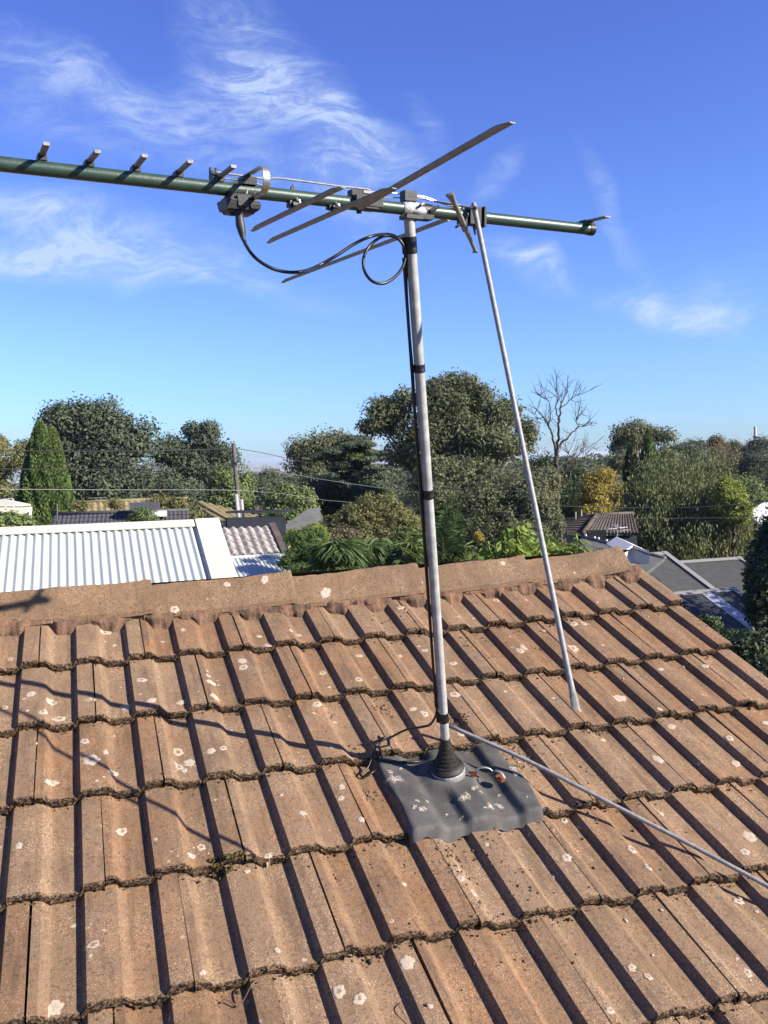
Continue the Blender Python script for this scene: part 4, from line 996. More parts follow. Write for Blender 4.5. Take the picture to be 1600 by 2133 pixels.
# right: hip roof
h9 = root('hip_roof_house', at(1230, 1110, 38) - np.array([0, 0, 3]), 'brown grey house with a tiled hip roof left of the weeping tree', 'house')
A, B_ = at(1243, 1073, 37), at(1318, 1070, 38); C_, D_ = at(1214, 1113, 34), at(1330, 1112, 35); E_, F_ = at(1140, 1092, 41), at(1140, 1106, 38)
def tiled_quad(par, tl, tr, bl, br, rows, cols, mtl, step=.03):
    P = []; nn = nrm(np.cross(tr - tl, bl - tl)); nn = nn if nn[2] > 0 else -nn
    for r in range(rows):
        for e_, hh in ((r / rows, 0), ((r + 1) / rows, step)):
            l_, r2 = tl + (bl - tl) * e_, tr + (br - tr) * e_
            P.append([l_ + (r2 - l_) * (i / (cols * 2)) + nn * (hh + .05 * (i % 2)) for i in range(cols * 2 + 1)])
    o = MB().grid(P).build('roof_tiles', mtl, par); o['kind'] = 'stuff'; return o
tiled_quad(h9, E_, A, F_, C_, 7, 26, M['brn_tile']); tiled_quad(h9, A, B_, C_, D_, 7, 16, M['brn_tile'])
MB().tube([A, C_ + (0, 0, .04)], .10, 8).build('hip_ridge', M['brn_tile'], h9, True); MB().tube([A, B_], .10, 8).build('ridge', M['brn_tile'], h9, True); MB().tube([A, E_], .10, 8).build('ridge', M['brn_tile'], h9, True)
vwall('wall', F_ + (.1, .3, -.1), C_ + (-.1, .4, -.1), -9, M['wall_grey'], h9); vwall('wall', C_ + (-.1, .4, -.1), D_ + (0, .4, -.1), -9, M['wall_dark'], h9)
for x in (1199, 1211): MB().tube([at(x, 1082 - (x - 1199) * .3, 38), at(x, 1066 - (x - 1199) * .3, 38)], .035, 6).build('vent_pipe', M['galv'], h9)
MB().box(at(1238, 1120, 34.2), (.45, 0, 0), (0, .05, 0), (0, 0, .3)).build('window', M['glass'], h9)
# grey gable roof with a string of round lamps and its aerial
h10 = root('grey_gable_house', at(1250, 1150, 28) - np.array([0, 0, 2]), 'grey roofed house with white gable and round lamps along its roof edge', 'house')
r0, r1, r2 = at(1214, 1120, 29), at(1385, 1163, 25), at(1150, 1158, 26); r3 = at(1330, 1205, 22)
MB().poly([r0, r1, r3, r2], (0, 0, -.08)).build('roof', M['grey_sheet'], h10)
MB().tube([r0, r1], .07, 8).build('ridge', M['grey_sheet'], h10, True)
vwall('wall', r2 - (0, 0, .1), r3 - (0, 0, .1), -8, M['wall_grey'], h10)
for x, y in ((1221, 1120), (1242, 1124), (1251, 1126), (1269, 1129), (1280, 1131), (1303, 1135), (1340, 1148)):
    t = (x - 1214) / (1385 - 1214); p = r0 + (r1 - r0) * t + np.array([0, 0, .10])
    mb = MB(); k = 8; mb.grid([[p + .045 * np.array([math.sin(v) * math.cos(u), math.sin(v) * math.sin(u), math.cos(v)]) for u in np.linspace(0, 2 * math.pi, 9)] for v in np.linspace(0, math.pi, 6)]); mb.build('round_lamp', M['white_paint'], h10, True)
g0, g1, g2 = at(1294, 1158, 24), at(1316, 1142, 24.3), at(1352, 1158, 24)
MB().poly([g0, g1, g2, g2 - (0, 0, 1.5), g0 - (0, 0, 1.5)], (0, .1, 0)).build('gable_wall', M['wall_white'], h10)
for a, b_ in ((g0, g1), (g1, g2)):
    MB().poly([a + (0, -.12, .05), b_ + (0, -.12, .05), b_ + (0, 1.6, .12), a + (0, 1.6, .12)], (0, 0, .06)).build('gable_roof', M['white_paint'], h10)
aer = root('roof_aerial', at(1283, 1142, 26), 'small distant television aerial on a thin pole above the grey roof', 'aerial')
MB().tube([at(1283, 1145, 26), at(1287, 1099, 26)], .016, 6).build('pole', M['galv'], aer)
MB().tube([at(1262, 1103, 25.6), at(1307, 1098, 26.2)], .012, 6).build('boom', M['strap'], aer)
for i, x in enumerate((1264, 1268, 1272, 1276, 1280)): MB().tube([at(x, 1099, 25.5), at(x - 1, 1107, 25.9)], .010, 5).build('short_element', M['strap'], aer)
for x0, y0, x1, y1 in ((1275, 1093, 1300, 1100), (1280, 1096, 1310, 1107), (1283, 1106, 1286, 1090), (1290, 1107, 1312, 1103)): MB().tube([at(x0, y0, 25.8), at(x1, y1, 26.2)], .010, 5).build('long_element', M['strap'], aer)
# ribbed grey carports, lower right
def skill(name, label, cat, x0, y0, d0, x1, pitch, ln, mtl, sheetw=None, trim='grey_sheet'):
    o = at(x0, y0, d0); w_ = along_to(o, E1, x1); S = slope_dir(pitch); h = root(name, o + E1 * w_ / 2 - np.array([0, 0, 2.2]), label, cat)
    nn = nrm(np.cross(E1, -S)); nn = nn if nn[2] > 0 else -nn
    corrugated(o, E1, w_, S, ln, .076 * 1.3, .012).build('sheet', mtl, h, True)
    MB().poly([o - S * .12 + nn * .03, o + E1 * w_ - S * .12 + nn * .03, o + E1 * w_ + S * .12 + nn * .03, o + S * .12 + nn * .03], nn * .02).build('ridge_flashing', M[trim], h)
    MB().poly([o + E1 * (w_ - .10) - S * .12 + nn * .045, o + E1 * (w_ + .12) - S * .12 + nn * .045, o + E1 * (w_ + .12) + S * ln + nn * .045, o + E1 * (w_ - .10) + S * ln + nn * .045], nn * .02).build('barge_flashing', M[trim], h)
    vwall('wall', o + S * (ln - .1) - (0, 0, .1), o + E1 * w_ + S * (ln - .1) - (0, 0, .1), -8.8, M['wall_dark'], h)
    vwall('wall', o + E1 * w_ + S * ln - (0, 0, .1), o + E1 * w_ - (0, 0, .1), -8.8, M['wall_dark'], h)
    return h, o, w_, S, nn
M['trim'] = mat('pale_grey_flashing', (.34, .34, .33), .5, .2)
skill('ribbed_roof', 'dark grey ribbed steel roof nearest the end of our ridge', 'roof', 1262, 1162, 33, 1386, 21, 6.5, M['grey_sheet'], trim='trim')
skill('ribbed_roof', 'grey ribbed steel roof further right beneath the weeping tree', 'roof', 1395, 1174, 37, 1541, 20, 5.5, M['grey_sheet'], trim='trim')
h, o, w_, S, nn = skill('carport', 'low carport roof, blue shade in its colour, with one pale translucent panel', 'carport', 1395, 1240, 29, 1527, 20, 3.6, M['dk_sheet'], trim='trim')
x0 = along_to(o, E1, 1457); x1 = along_to(o, E1, 1486)
corrugated(o + E1 * x0 + nn * .016 + S * .12, E1, x1 - x0, S, 3.5, .076 * 1.3, .012).build('translucent_panel', M['skylight'], h, True)
# far white roof at the right edge
h12 = root('white_roof_house', at(1590, 1075, 58) - np.array([0, 0, 4]), 'white roofed house at the right edge beyond the weeping tree', 'house')
MB().poly([at(1552, 1068, 57), at(1592, 1046, 60), at(1660, 1040, 61), at(1660, 1088, 55), at(1580, 1088, 55)], (0, 0, -.1)).build('roof', M['white_paint'], h12)
vwall('wall', at(1578, 1089, 55.4), at(1660, 1089, 55.4), -13, M['wall_grey'], h12)
vwall('wall', at(1552, 1070, 57.4), at(1578, 1089, 55.4), -13, M['wall_white'], h12)
h13 = root('lean_to_roof', at(805, 1172, 15) - np.array([0, 0, 2]), 'slatted grey lean to roof behind the ridge among the palms', 'roof')
a, b_ = at(795, 1150, 16), at(850, 1168, 15)
for k in range(7):
    p = a + (b_ - a) * (k / 7); q_ = p + np.array([-.5, -1.6, -.55]); MB().poly([p, p + (b_ - a) / 9, q_ + (b_ - a) / 9, q_], (0, 0, .02)).build('slat', M['grey_sheet'], h13)
MB().tube([a, b_], .03, 8).build('ridge_rail', M['galv'], h13, True)
vwall('wall', a + (-.4, -1.2, -.5), b_ + (-.4, -1.2, -.5), -5.5, M['wall_grey'], h13)
vp = root('vent_pipe', at(766, 1160, 15), 'white plastic vent pipe standing between two palms beyond the ridge', 'pipe')
MB().tube([at(767, 1175, 15), at(766, 1137, 15)], .045, 12).build('pipe', M['white_paint'], vp, True, angle=40); MB().tube([at(766, 1140, 15), at(766, 1134, 15)], .062, 12).build('cap', M['white_paint'], vp, True, angle=40)

# ------------------------------------------------------------------ poles and wires
up_ = root('utility_pole', (at(500, 1100, 38)[0], at(500, 1100, 38)[1], ground_z(-6, 38)), 'tall grey timber utility pole left of the gap to the sea', 'pole')
top, bot = at(486, 924, 38), at(501, 1100, 37.2); bot = bot + (bot - top) * .2
MB().tube([top, (top + bot) / 2, bot], [.085, .10, .115], 10).build('pole', M['wood_pole'], up_, True, angle=40)
MB().box(at(488, 968, 37.8), (.12, 0, 0), (0, .1, 0), (0, 0, .12)).build('bracket', M['dkgrey'], up_)
MB().tube([at(492, 1030, 36.9), at(499, 1098, 36.6)], .085, 8).build('conduit', M['galv'], up_, True)
sp = root('slender_post', at(506, 1090, 44), 'thin pale post just right of the utility pole', 'post'); MB().tube([at(503, 1040, 44), at(507, 1092, 44)], .09, 8).build('post', M['galv'], sp, True)
sl = root('street_lamp', at(444, 1062, 52), 'small street lamp between the tree and the yellow roof', 'street lamp')
MB().tube([at(444, 1062, 52), at(442, 1032, 52), at(443, 1026, 52), at(447, 1023, 52)], .07, 6).build('post', M['galv'], sl); MB().box(at(448, 1024, 52), (.22, 0, 0), (0, .1, 0), (0, 0, .06)).build('lamp_head', M['galv'], sl)
ck = root('chimney_stack', at(1573, 940, 240), 'slim pale mast rising above the treeline at far right', 'mast'); MB().tube([at(1573, 945, 240), at(1573.5, 889, 240)], .42, 8).build('shaft', M['galv'], ck, True)
W_ = mat('power_wire', (.03, .03, .032), .5); W2_ = mat('pale_power_wire', (.32, .32, .30), .5)
def power(px, r_, mtl, label):
    o = MB().tube(spline([at(*p) for p in px], 5), r_, 5).build('power_line', mtl); tag(o, label, 'power line', 'power lines crossing the view')
power([(-60, 937, 29), (0, 938.5, 30), (120, 940, 32), (250, 940, 34), (380, 938, 36), (484, 934, 38)], .020, W_, 'uppermost black wire left of the utility pole')
power([(487, 934, 38), (510, 937, 39), (560, 946, 40), (620, 960, 41), (690, 972, 42), (760, 984, 42), (830, 993, 42), (900, 1000, 41), (1000, 1013, 40), (1150, 1027, 38), (1285, 1031, 36), (1450, 1028, 34), (1620, 1021, 32)], .013, W_, 'uppermost wire sloping away to the right of the utility pole')
power([(-60, 976, 29), (0, 977, 30), (140, 978, 32), (280, 977, 34), (400, 974, 36), (486, 969, 38)], .017, W_, 'middle black wire left of the utility pole')
power([(488, 969, 38), (530, 975, 38.5), (620, 990, 39), (700, 1003, 39), (790, 1016, 39), (876, 1027, 38), (1000, 1041, 37), (1150, 1053, 36), (1340, 1058, 34), (1470, 1055, 32), (1620, 1044, 30)], .011, W2_, 'middle pale wire sagging across the right half')
power([(-60, 1019, 29), (0, 1019, 30), (150, 1020, 32), (300, 1020.5, 34), (440, 1020.5, 36), (520, 1023, 37), (600, 1030, 37.5), (660, 1040, 38), (760, 1049, 38), (840, 1057, 38), (1000, 1069, 37), (1150, 1079, 36), (1300, 1080, 34), (1560, 1078, 31), (1640, 1076, 30)], .010, W2_, 'lowest thin pale wire running the full width')
# ------------------------------------------------------------------ trees and plants
def gz_at(p): return ground_z(p[0], p[1])
def unit(n, rng): v = rng.normal(size=(n, 3)); return v / np.linalg.norm(v, axis=1)[:, None]
def leaf_quads(cen, tdir, size, asp, rng):
    n = len(cen); s_ = unit(n, rng); s_ -= tdir * (s_ * tdir).sum(1)[:, None]; s_ /= np.linalg.norm(s_, axis=1)[:, None]
    L = (size * rng.uniform(.6, 1.35, n))[:, None]; w = L * asp
    V = np.stack([cen - tdir * L * .5, cen + s_ * w * .5 + tdir * L * .05, cen + tdir * L * .5, cen - s_ * w * .5 + tdir * L * .05], 1)
    return V.reshape(-1, 3), np.arange(n * 4).reshape(n, 4)
def crown(lobes, nclu, per, clr, leaf, asp, rng, hang=0.0, inner=.35, gap=.0, up=0.0, squash=1.0, elong=None):
    """leaves gathered into clumps that fill ellipsoidal boughs; returns verts, quads and clump centres"""
    sub = []
    for c, r_ in lobes:
        k = 7; d = unit(k, rng); r_ = np.array(r_)
        sub += [(np.array(c) + d[i] * r_ * .62, r_ * rng.uniform(.46, .68)) for i in range(k)] + [(np.array(c), r_ * .8)]
    lobes = sub
    vol = np.array([l[1][0] * l[1][2] for l in lobes]); w = vol / vol.sum(); C = []
    for (c, r_), k in zip(lobes, w):
        n = max(4, int(nclu * k)); d = unit(n, rng); q_ = rng.uniform(0, 1, n) ** inner
        q_ *= .93 + .20 * np.sin(d[:, 0] * 5 + c[0]) * np.sin(d[:, 2] * 6 + c[2]) + .05 * rng.normal(size=n)
        C.append(np.array(c) + d * q_[:, None] * np.array(r_))
    C = np.concatenate(C)
    if gap > 0:
        f = np.sin(C[:, 0] * 2.1 / clr * .35 + 1) * np.sin(C[:, 2] * 2.3 / clr * .35) + np.sin(C[:, 1] * 1.7 / clr * .35 + C[:, 2])
        C = C[f > -1 + gap]
    n = len(C); sz = rng.uniform(.55, 1.3, n) * clr
    per = int(per * 1.75); leaf = leaf * .74; clr_ = 1.0
    d = unit(n * per, rng).reshape(n, per, 3); rr2 = rng.uniform(.25, 1, (n, per, 1)) ** .45 * .78 * (1 + .25 * rng.normal(size=(n, per, 1)) * .4)
    off = d * rr2; off[:, :, 2] *= squash * .82
    if elong is not None: off[:, :, 2] *= elong
    P = (C[:, None, :] + off * sz[:, None, None]).reshape(-1, 3)
    nrm_ = d.reshape(-1, 3) * 1.0 + np.array([0, 0, .25]) + .75 * unit(len(P), rng)
    t = unit(len(P), rng); t[:, 2] -= hang * 1.5; t[:, 2] += up; nl_ = np.linalg.norm(nrm_, axis=1)[:, None]; nrm_ = nrm_ / np.maximum(nl_, 1e-6)
    t = t - nrm_ * (t * nrm_).sum(1)[:, None]; t /= np.maximum(np.linalg.norm(t, axis=1)[:, None], 1e-6)
    s_ = np.cross(nrm_, t); L = (leaf * rng.uniform(.6, 1.35, len(P)))[:, None]; w = L * asp
    V = np.stack([P - t * L * .5, P + s_ * w * .5 + t * L * .05, P + t * L * .5, P - s_ * w * .5 + t * L * .05], 1)
    return V.reshape(-1, 3), np.arange(len(P) * 4).reshape(-1, 4), C
def lob(x, y, rx, ry, d, dd=0.0, rd=None):  # bough centre in the photo, its size there, its distance
    d2 = d + dd; return (at(x, y, d2), (rx * d2 / F, (rd if rd else (rx + ry) / 2) * d2 / F, ry * d2 / F))
def limbs(mb, base, C, n, r0, rng, fork=.4):
    top = np.array([C[:, 0].mean(), C[:, 1].mean(), C[:, 2].mean()]); H = top - base
    trunk = [base, base + H * .3 + rng.normal(size=3) * .02 * np.linalg.norm(H), base + H * .62, base + H * .95]
    mb.tube(spline(trunk, 4), list(np.linspace(r0, r0 * .4, 13)), 8)
    for i in rng.choice(len(C), min(n, len(C)), replace=False):
        f = rng.uniform(fork, .9); a = base + H * f; b_ = C[i]; m = (a + b_) / 2 + np.array([0, 0, -.06 * np.linalg.norm(b_ - a)]) + rng.normal(size=3) * .04 * np.linalg.norm(b_ - a)
        mb.tube(spline([a, m, b_], 4), list(np.linspace(r0 * (.55 - .3 * f), r0 * .06, 9)), 5)
def tree(name, label, cat, lobes, leaf_m, nclu, per, clr, leaf, seed, asp=.5, bark='bark', r0=.25, nl=12, base=None, group=None, **kw):
    rng = np.random.RandomState(seed); V, Q_, C = crown(lobes, nclu, per, clr, leaf, asp, rng, **kw)
    cm = C.mean(0); b_ = np.array(base) if base is not None else np.array([cm[0], cm[1], 0.]); b_[2] = gz_at(b_)
    r = root(name, b_, label, cat, group)
    mb = MB(); limbs(mb, b_, C, nl, r0, rng); mb.build('trunk', M[bark], r, True)
    npmesh('crown', V, Q_, LF[leaf_m], r); return r
# left: tall clipped conifer
def conifer(name, label, spires, leaf_m, seed, n, leaf):
    rng = np.random.RandomState(seed); P, T = [], []
    for (x, yt, yb, rx, d) in spires:
        top, bot = at(x, yt, d), at(x, yb, d); R = rx * d / F; Hh = top[2] - bot[2]
        k = int(n * rx); u = rng.uniform(0, 1, k) ** 1.25; a = rng.uniform(0, 2 * math.pi, k)
        rad = R * np.minimum(1, (1 - u) / .5) ** .55 * (.92 + .1 * (1 - u)); plume = np.sin(a * 9 + u * 24) * .5 + np.sin(a * 5 - u * 13) * .5
        rad = rad * (1 + .16 * plume) * (1 - .5 * rng.uniform(0, 1, k) ** 3)
        ax = bot + (top - bot) * u[:, None]
        P.append(ax + np.stack([np.cos(a) * rad, np.sin(a) * rad, rng.normal(size=k) * .05], 1))
        t = np.stack([np.cos(a) * .5, np.sin(a) * .5, np.ones(k) * .8], 1) + rng.normal(size=(k, 3)) * .35; T.append(t / np.linalg.norm(t, axis=1)[:, None])
    P, T = np.concatenate(P), np.concatenate(T); V, Q_ = leaf_quads(P, T, leaf, .55, rng)
    s0 = spires[0]; b_ = at(s0[0], s0[2], s0[4]); b_ = np.array([b_[0], b_[1], gz_at(b_)]); r = root(name, b_, label, 'tree')
    MB().tube([b_, at(s0[0], (s0[1] + s0[2]) / 2, s0[4])], [.22, .08], 8).build('trunk', M['bark'], r); npmesh('crown', V, Q_, LF[leaf_m], r); return r
conifer('cypress_tree', 'tall dense green conifer with two blunt tops at the left, lit on its right side', [(83, 879, 1180, 41, 43), (108, 893, 1180, 40, 43.4)], 'con', 3, 780, .15)
tree('large_tree', 'largest dark grey green tree on the left, its broad crown highest there', 'tree',
     [lob(190, 905, 75, 62, 62), lob(250, 940, 70, 60, 62), lob(170, 1000, 80, 50, 62), lob(150, 880, 50, 42, 62), lob(215, 868, 40, 34, 62), lob(262, 905, 50, 48, 62), lob(285, 960, 48, 60, 62), lob(215, 985, 90, 70, 62), lob(140, 960, 40, 60, 62), lob(225, 1035, 95, 40, 61), lob(120, 868, 22, 16, 62)],
     'dark', 1500, 26, 1.25, .38, 11, r0=.5, nl=30, gap=.22, hang=.2)
tree('left_edge_tree', 'tree rising behind the conifer at the left edge with olive foliage', 'tree', [lob(18, 985, 45, 45, 56), lob(-30, 960, 60, 50, 56), lob(60, 945, 32, 30, 60), lob(30, 1035, 60, 40, 56), lob(-10, 925, 18, 14, 58)], 'olive', 500, 24, .9, .30, 12, r0=.3, gap=.2)
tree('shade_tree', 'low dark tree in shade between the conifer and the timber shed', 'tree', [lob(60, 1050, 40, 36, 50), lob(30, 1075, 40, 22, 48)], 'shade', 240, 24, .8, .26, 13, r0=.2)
tree('gum_tree', 'gum tree left of the utility pole with one wispy sprig standing above its crown', 'tree',
     [lob(355, 940, 40, 26, 68), lob(400, 950, 34, 26, 68), lob(440, 950, 30, 24, 68), lob(365, 960, 55, 45, 68), lob(420, 965, 50, 48, 68), lob(350, 1010, 60, 45, 67), lob(440, 1010, 50, 45, 67), lob(468, 945, 16, 22, 68), lob(428, 914, 20, 16, 68), lob(440, 932, 22, 16, 68), lob(408, 898, 14, 8, 68), lob(438, 898, 9, 10, 68), lob(480, 1040, 36, 40, 60), lob(400, 1040, 60, 34, 62)],
     'dark', 1250, 26, 1.1, .34, 14, r0=.4, nl=30, gap=.12)
tree('poplar_like_tree', 'leafy green tree directly behind the foot of the utility pole', 'tree', [lob(482, 1050, 34, 50, 52), lob(465, 1010, 26, 38, 53), lob(500, 1020, 18, 40, 54), lob(505, 1080, 18, 24, 50)], 'broad', 420, 26, .8, .26, 15, r0=.25)
tree('hedge', 'straggly yellow green bush growing over the charcoal roof', 'bush', [lob(335, 1042, 34, 9, 42), lob(372, 1052, 24, 12, 41), lob(405, 1074, 20, 10, 40)], 'olive', 130, 22, .45, .16, 16, r0=.08)
tree('roof_shrub', 'small green shrub in front of the charcoal roof', 'shrub', [lob(295, 1075, 20, 14, 31), lob(310, 1085, 14, 8, 31)], 'broad', 70, 22, .35, .13, 17, r0=.05)
tree('roof_shrub', 'little shrub at the left end of the yellow roof beside the conifer', 'shrub', [lob(165, 1055, 18, 8, 40), lob(240, 1052, 14, 8, 43)], 'olive', 60, 20, .35, .14, 18, r0=.05)
tree('shed_climber', 'leafy climber over the front wall of the timber shed', 'shrub', [lob(15, 1086, 30, 16, 17.5), lob(48, 1092, 16, 12, 18)], 'broad', 110, 22, .25, .11, 19, r0=.04)
tree('spreading_gum', 'gum tree with a domed crown and pale limb right of the gap to the sea', 'tree',
     [lob(660, 935, 48, 30, 80), lob(625, 945, 20, 24, 80), lob(705, 930, 38, 26, 80), lob(650, 970, 42, 24, 80), lob(690, 960, 40, 26, 80), lob(655, 1000, 50, 24, 79)], 'gum', 620, 24, 1.25, .36, 20, bark='pale_bark', r0=.4, nl=18, gap=.25)
# cedar with layered boughs
cl_ = []
rg = np.random.RandomState(4)
for y, x0, x1 in ((925, 715, 770), (940, 690, 795), (955, 672, 800), (972, 700, 800), (990, 680, 805), (1008, 665, 800), (1024, 700, 810), (915, 735, 752)):
    for x in np.arange(x0, x1, 16): cl_.append(lob(x + rg.uniform(-4, 4), y + rg.uniform(-3, 3) + (x - (x0 + x1) / 2) * .03, 15, 4.5, 60, rg.uniform(-1.5, 1.5), 26))
tree('cedar_tree', 'cedar with flat layered boughs and yellowish top between two gum trees', 'tree', cl_, 'dark', 900, 22, .62, .26, 21, r0=.35, nl=40, squash=.4)
tree('yellow_tip', 'yellow leaved bough tips at the top of the cedar', 'tree', [lob(722, 922, 24, 7, 61), lob(760, 938, 20, 5, 60), lob(772, 945, 12, 9, 60), lob(740, 950, 24, 5, 59), lob(690, 952, 18, 4, 59.5)], 'ygr', 80, 20, .4, .20, 22, r0=.08, squash=.5, base=at(735, 1000, 60))
# big gum in the middle
tree('big_gum_tree', 'biggest gum tree in the middle with open rounded clumps, crossed by the antenna mast', 'tree',
     [lob(800, 850, 30, 34, 46), lob(780, 888, 28, 20, 46), lob(838, 815, 34, 30, 46), lob(825, 870, 40, 36, 46), lob(895, 815, 26, 24, 46), lob(960, 805, 48, 28, 46), lob(1000, 830, 36, 38, 46), lob(930, 850, 60, 46, 45.5),
      lob(1060, 862, 26, 30, 46), lob(1095, 895, 20, 26, 46), lob(1085, 925, 22, 14, 46), lob(985, 900, 70, 60, 45), lob(890, 930, 60, 60, 45), lob(940, 930, 90, 42, 45), lob(860, 955, 55, 36, 45), lob(1050, 935, 55, 42, 44.5), lob(930, 890, 60, 40, 45.5), lob(1020, 880, 40, 40, 45.5), lob(1040, 950, 60, 55, 44.5), lob(960, 990, 110, 60, 44), lob(1090, 1000, 60, 60, 44), lob(850, 990, 60, 45, 45)],
     'gum', 3500, 26, .72, .24, 23, bark='pale_bark', r0=.42, nl=60, gap=.30, hang=.3)
tree('dense_gum_tree', 'dense olive gum skirt reaching down to the ridge right of the mast', 'tree',
     [lob(1010, 1075, 90, 60, 34), lob(1100, 1060, 50, 60, 34), lob(1140, 1095, 28, 52, 33.5), lob(930, 1060, 60, 50, 35), lob(1060, 1120, 80, 40, 33), lob(1150, 1135, 22, 36, 33), lob(1125, 1020, 40, 40, 36)],
     'gum', 1900, 28, .46, .17, 24, r0=.25, nl=24, hang=.2)
tree('round_bush', 'big round olive bush with a smooth dome just left of the mast', 'bush',
     [lob(770, 1075, 75, 42, 27), lob(735, 1095, 60, 42, 27), lob(830, 1090, 50, 40, 27), lob(790, 1120, 85, 36, 26.5), lob(855, 1115, 36, 32, 27)], 'olive', 1500, 26, .28, .12, 25, r0=.15, nl=10, inner=.22)
tree('shaded_shrub', 'brownish shrub beneath the left side of the round bush', 'shrub', [lob(715, 1130, 40, 28, 25), lob(760, 1140, 40, 22, 25)], 'brown', 300, 24, .24, .11, 26, r0=.08)
tree('leafy_tree', 'broad leaved green tree with yellowing top below the gap to the sea', 'tree',
     [lob(600, 1050, 50, 36, 44), lob(625, 1035, 30, 20, 44), lob(575, 1075, 32, 26, 44), lob(630, 1075, 34, 30, 43), lob(600, 1085, 50, 22, 43)], 'broad', 620, 26, .55, .22, 27, r0=.2, asp=.6)
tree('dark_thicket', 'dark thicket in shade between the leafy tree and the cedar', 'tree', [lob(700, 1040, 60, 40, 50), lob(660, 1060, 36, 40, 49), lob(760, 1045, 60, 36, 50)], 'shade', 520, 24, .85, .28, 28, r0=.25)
tree('bottlebrush', 'feathery green bottlebrush rising beside the white awning', 'bush',
     [lob(640, 1150, 38, 30, 14.5), lob(625, 1125, 26, 18, 14.6), lob(650, 1115, 22, 14, 14.6), lob(660, 1170, 34, 26, 14.3), lob(615, 1165, 22, 16, 14.4), lob(598, 1172, 12, 10, 14.4), lob(640, 1200, 50, 22, 14)], 'con', 1000, 26, .13, .075, 29, r0=.06, asp=.25, up=.6)
tree('bottlebrush_tips', 'pale yellowish sprigs above the feathery bottlebrush', 'bush', [lob(608, 1115, 10, 12, 15), lob(655, 1100, 22, 8, 15.2), lob(672, 1112, 10, 18, 15)], 'ygr', 80, 16, .12, .07, 30, r0=.03, asp=.3, up=.5)
# palms
def palm(name, label, crown_p, fronds, leaf_m, seed, ll, wd=.035, cat='palm', hang=.6):
    rng = np.random.RandomState(seed); b_ = np.array([crown_p[0], crown_p[1], gz_at(crown_p)]); r = root(name, b_, label, cat)
    MB().tube([b_, b_ * .4 + crown_p * .6 + np.array([.06, 0, 0]), crown_p], [.14, .10, .08], 8).build('trunk', M['bark'], r, True)
    for (tipx, tipy, dd, sag) in fronds:
        tipy += 18
        tip = at(tipx, tipy, crown_p @ CW + dd); mid = (crown_p + tip) / 2 + np.array([0, 0, sag])
        ps_ = np.array(spline([crown_p, mid, tip], 16)); n = len(ps_); V = []
        mb = MB(); mb.tube(list(ps_), list(np.linspace(.016, .004, n)), 5)
        for i in range(3, n):
            ax = nrm(ps_[i] - ps_[i - 1]); sd = nrm(np.cross(ax, [0, 0, 1])); t_ = i / n; l_ = ll * (math.sin(math.pi * (t_ * .8 + .15)) * .9 + .1)
            for k in range(2):
                for s_ in (-1, 1):
                    o = ps_[i] - ax * (.5 * k) * np.linalg.norm(ps_[i] - ps_[i - 1]); d = nrm(sd * s_ * rng.uniform(.6, 1) + ax * rng.uniform(.4, .8) + np.array([0, 0, rng.uniform(-.5, .25) - hang * .4]))
                    e = o + d * l_ * rng.uniform(.8, 1.1) + np.array([0, 0, -hang * l_ * .35]); m_ = o + d * l_ * .55; w_ = nrm(np.cross(d, rng.normal(size=3))) * wd * .5
                    b0 = mb.n; mb.v += [tuple(o), tuple(m_ + w_), tuple(e), tuple(m_ - w_)]; mb.n += 4; mb.f.append((b0, b0 + 1, b0 + 2, b0 + 3))
        mb.build('frond', LF[leaf_m], r)
palm('palm', 'low palm with a drooping bright green frond fan just behind the ridge', at(705, 1195, 12.5), [(650, 1175, -.2, .25), (668, 1150, -.5, .35), (690, 1140, -.6, .3), (715, 1138, -.6, .3), (740, 1150, -.4, .3), (755, 1175, -.3, .25), (650, 1200, -.3, .2), (725, 1130, .3, .3), (675, 1185, -.8, .15), (735, 1190, -.8, .15)], 'palm', 31, .36, .03)
palm('palm', 'middle palm with dark arching fronds left of the white vent pipe', at(770, 1195, 13.5), [(745, 1130, .2, .3), (735, 1160, -.2, .3), (760, 1128, .1, .2), (790, 1150, .3, .25), (752, 1180, -.4, .2), (775, 1140, -.2, .3), (740, 1195, -.4, .2)], 'palm', 32, .34, .035)
palm('palm', 'palm with many pointed fronds directly left of the mast', at(840, 1195, 14), [(785, 1135, -.2, .3), (805, 1125, .2, .3), (830, 1112, .2, .2), (855, 1115, -.2, .2), (880, 1130, -.2, .3), (885, 1160, -.2, .25), (800, 1160, -.4, .3), (850, 1085, .3, .1), (870, 1180, -.4, .2), (815, 1150, -.5, .25), (860, 1140, -.5, .25), (835, 1150, -.7, .2)], 'palm', 33, .36, .035)
palm('palm', 'tall palm with upright feathery fronds just right of the mast', at(930, 1195, 13), [(942, 1018, .3, .0), (930, 1035, .2, .02), (955, 1035, .1, .03), (915, 1085, -.2, .12), (960, 1100, .0, .1), (905, 1130, -.3, .1), (985, 1120, -.1, .15), (910, 1165, -.4, .15), (970, 1150, -.3, .15), (925, 1060, -.3, .03)], 'palm', 34, .30, .020, hang=.45)
tree('yellow_seed_heads', 'orange brown seed clusters among the palms right of the mast', 'shrub', [lob(997, 1118, 9, 10, 20), lob(975, 1158, 8, 5, 14)], 'yel', 16, 12, .12, .06, 35, r0=.01, nl=2, base=at(997, 1140, 20))
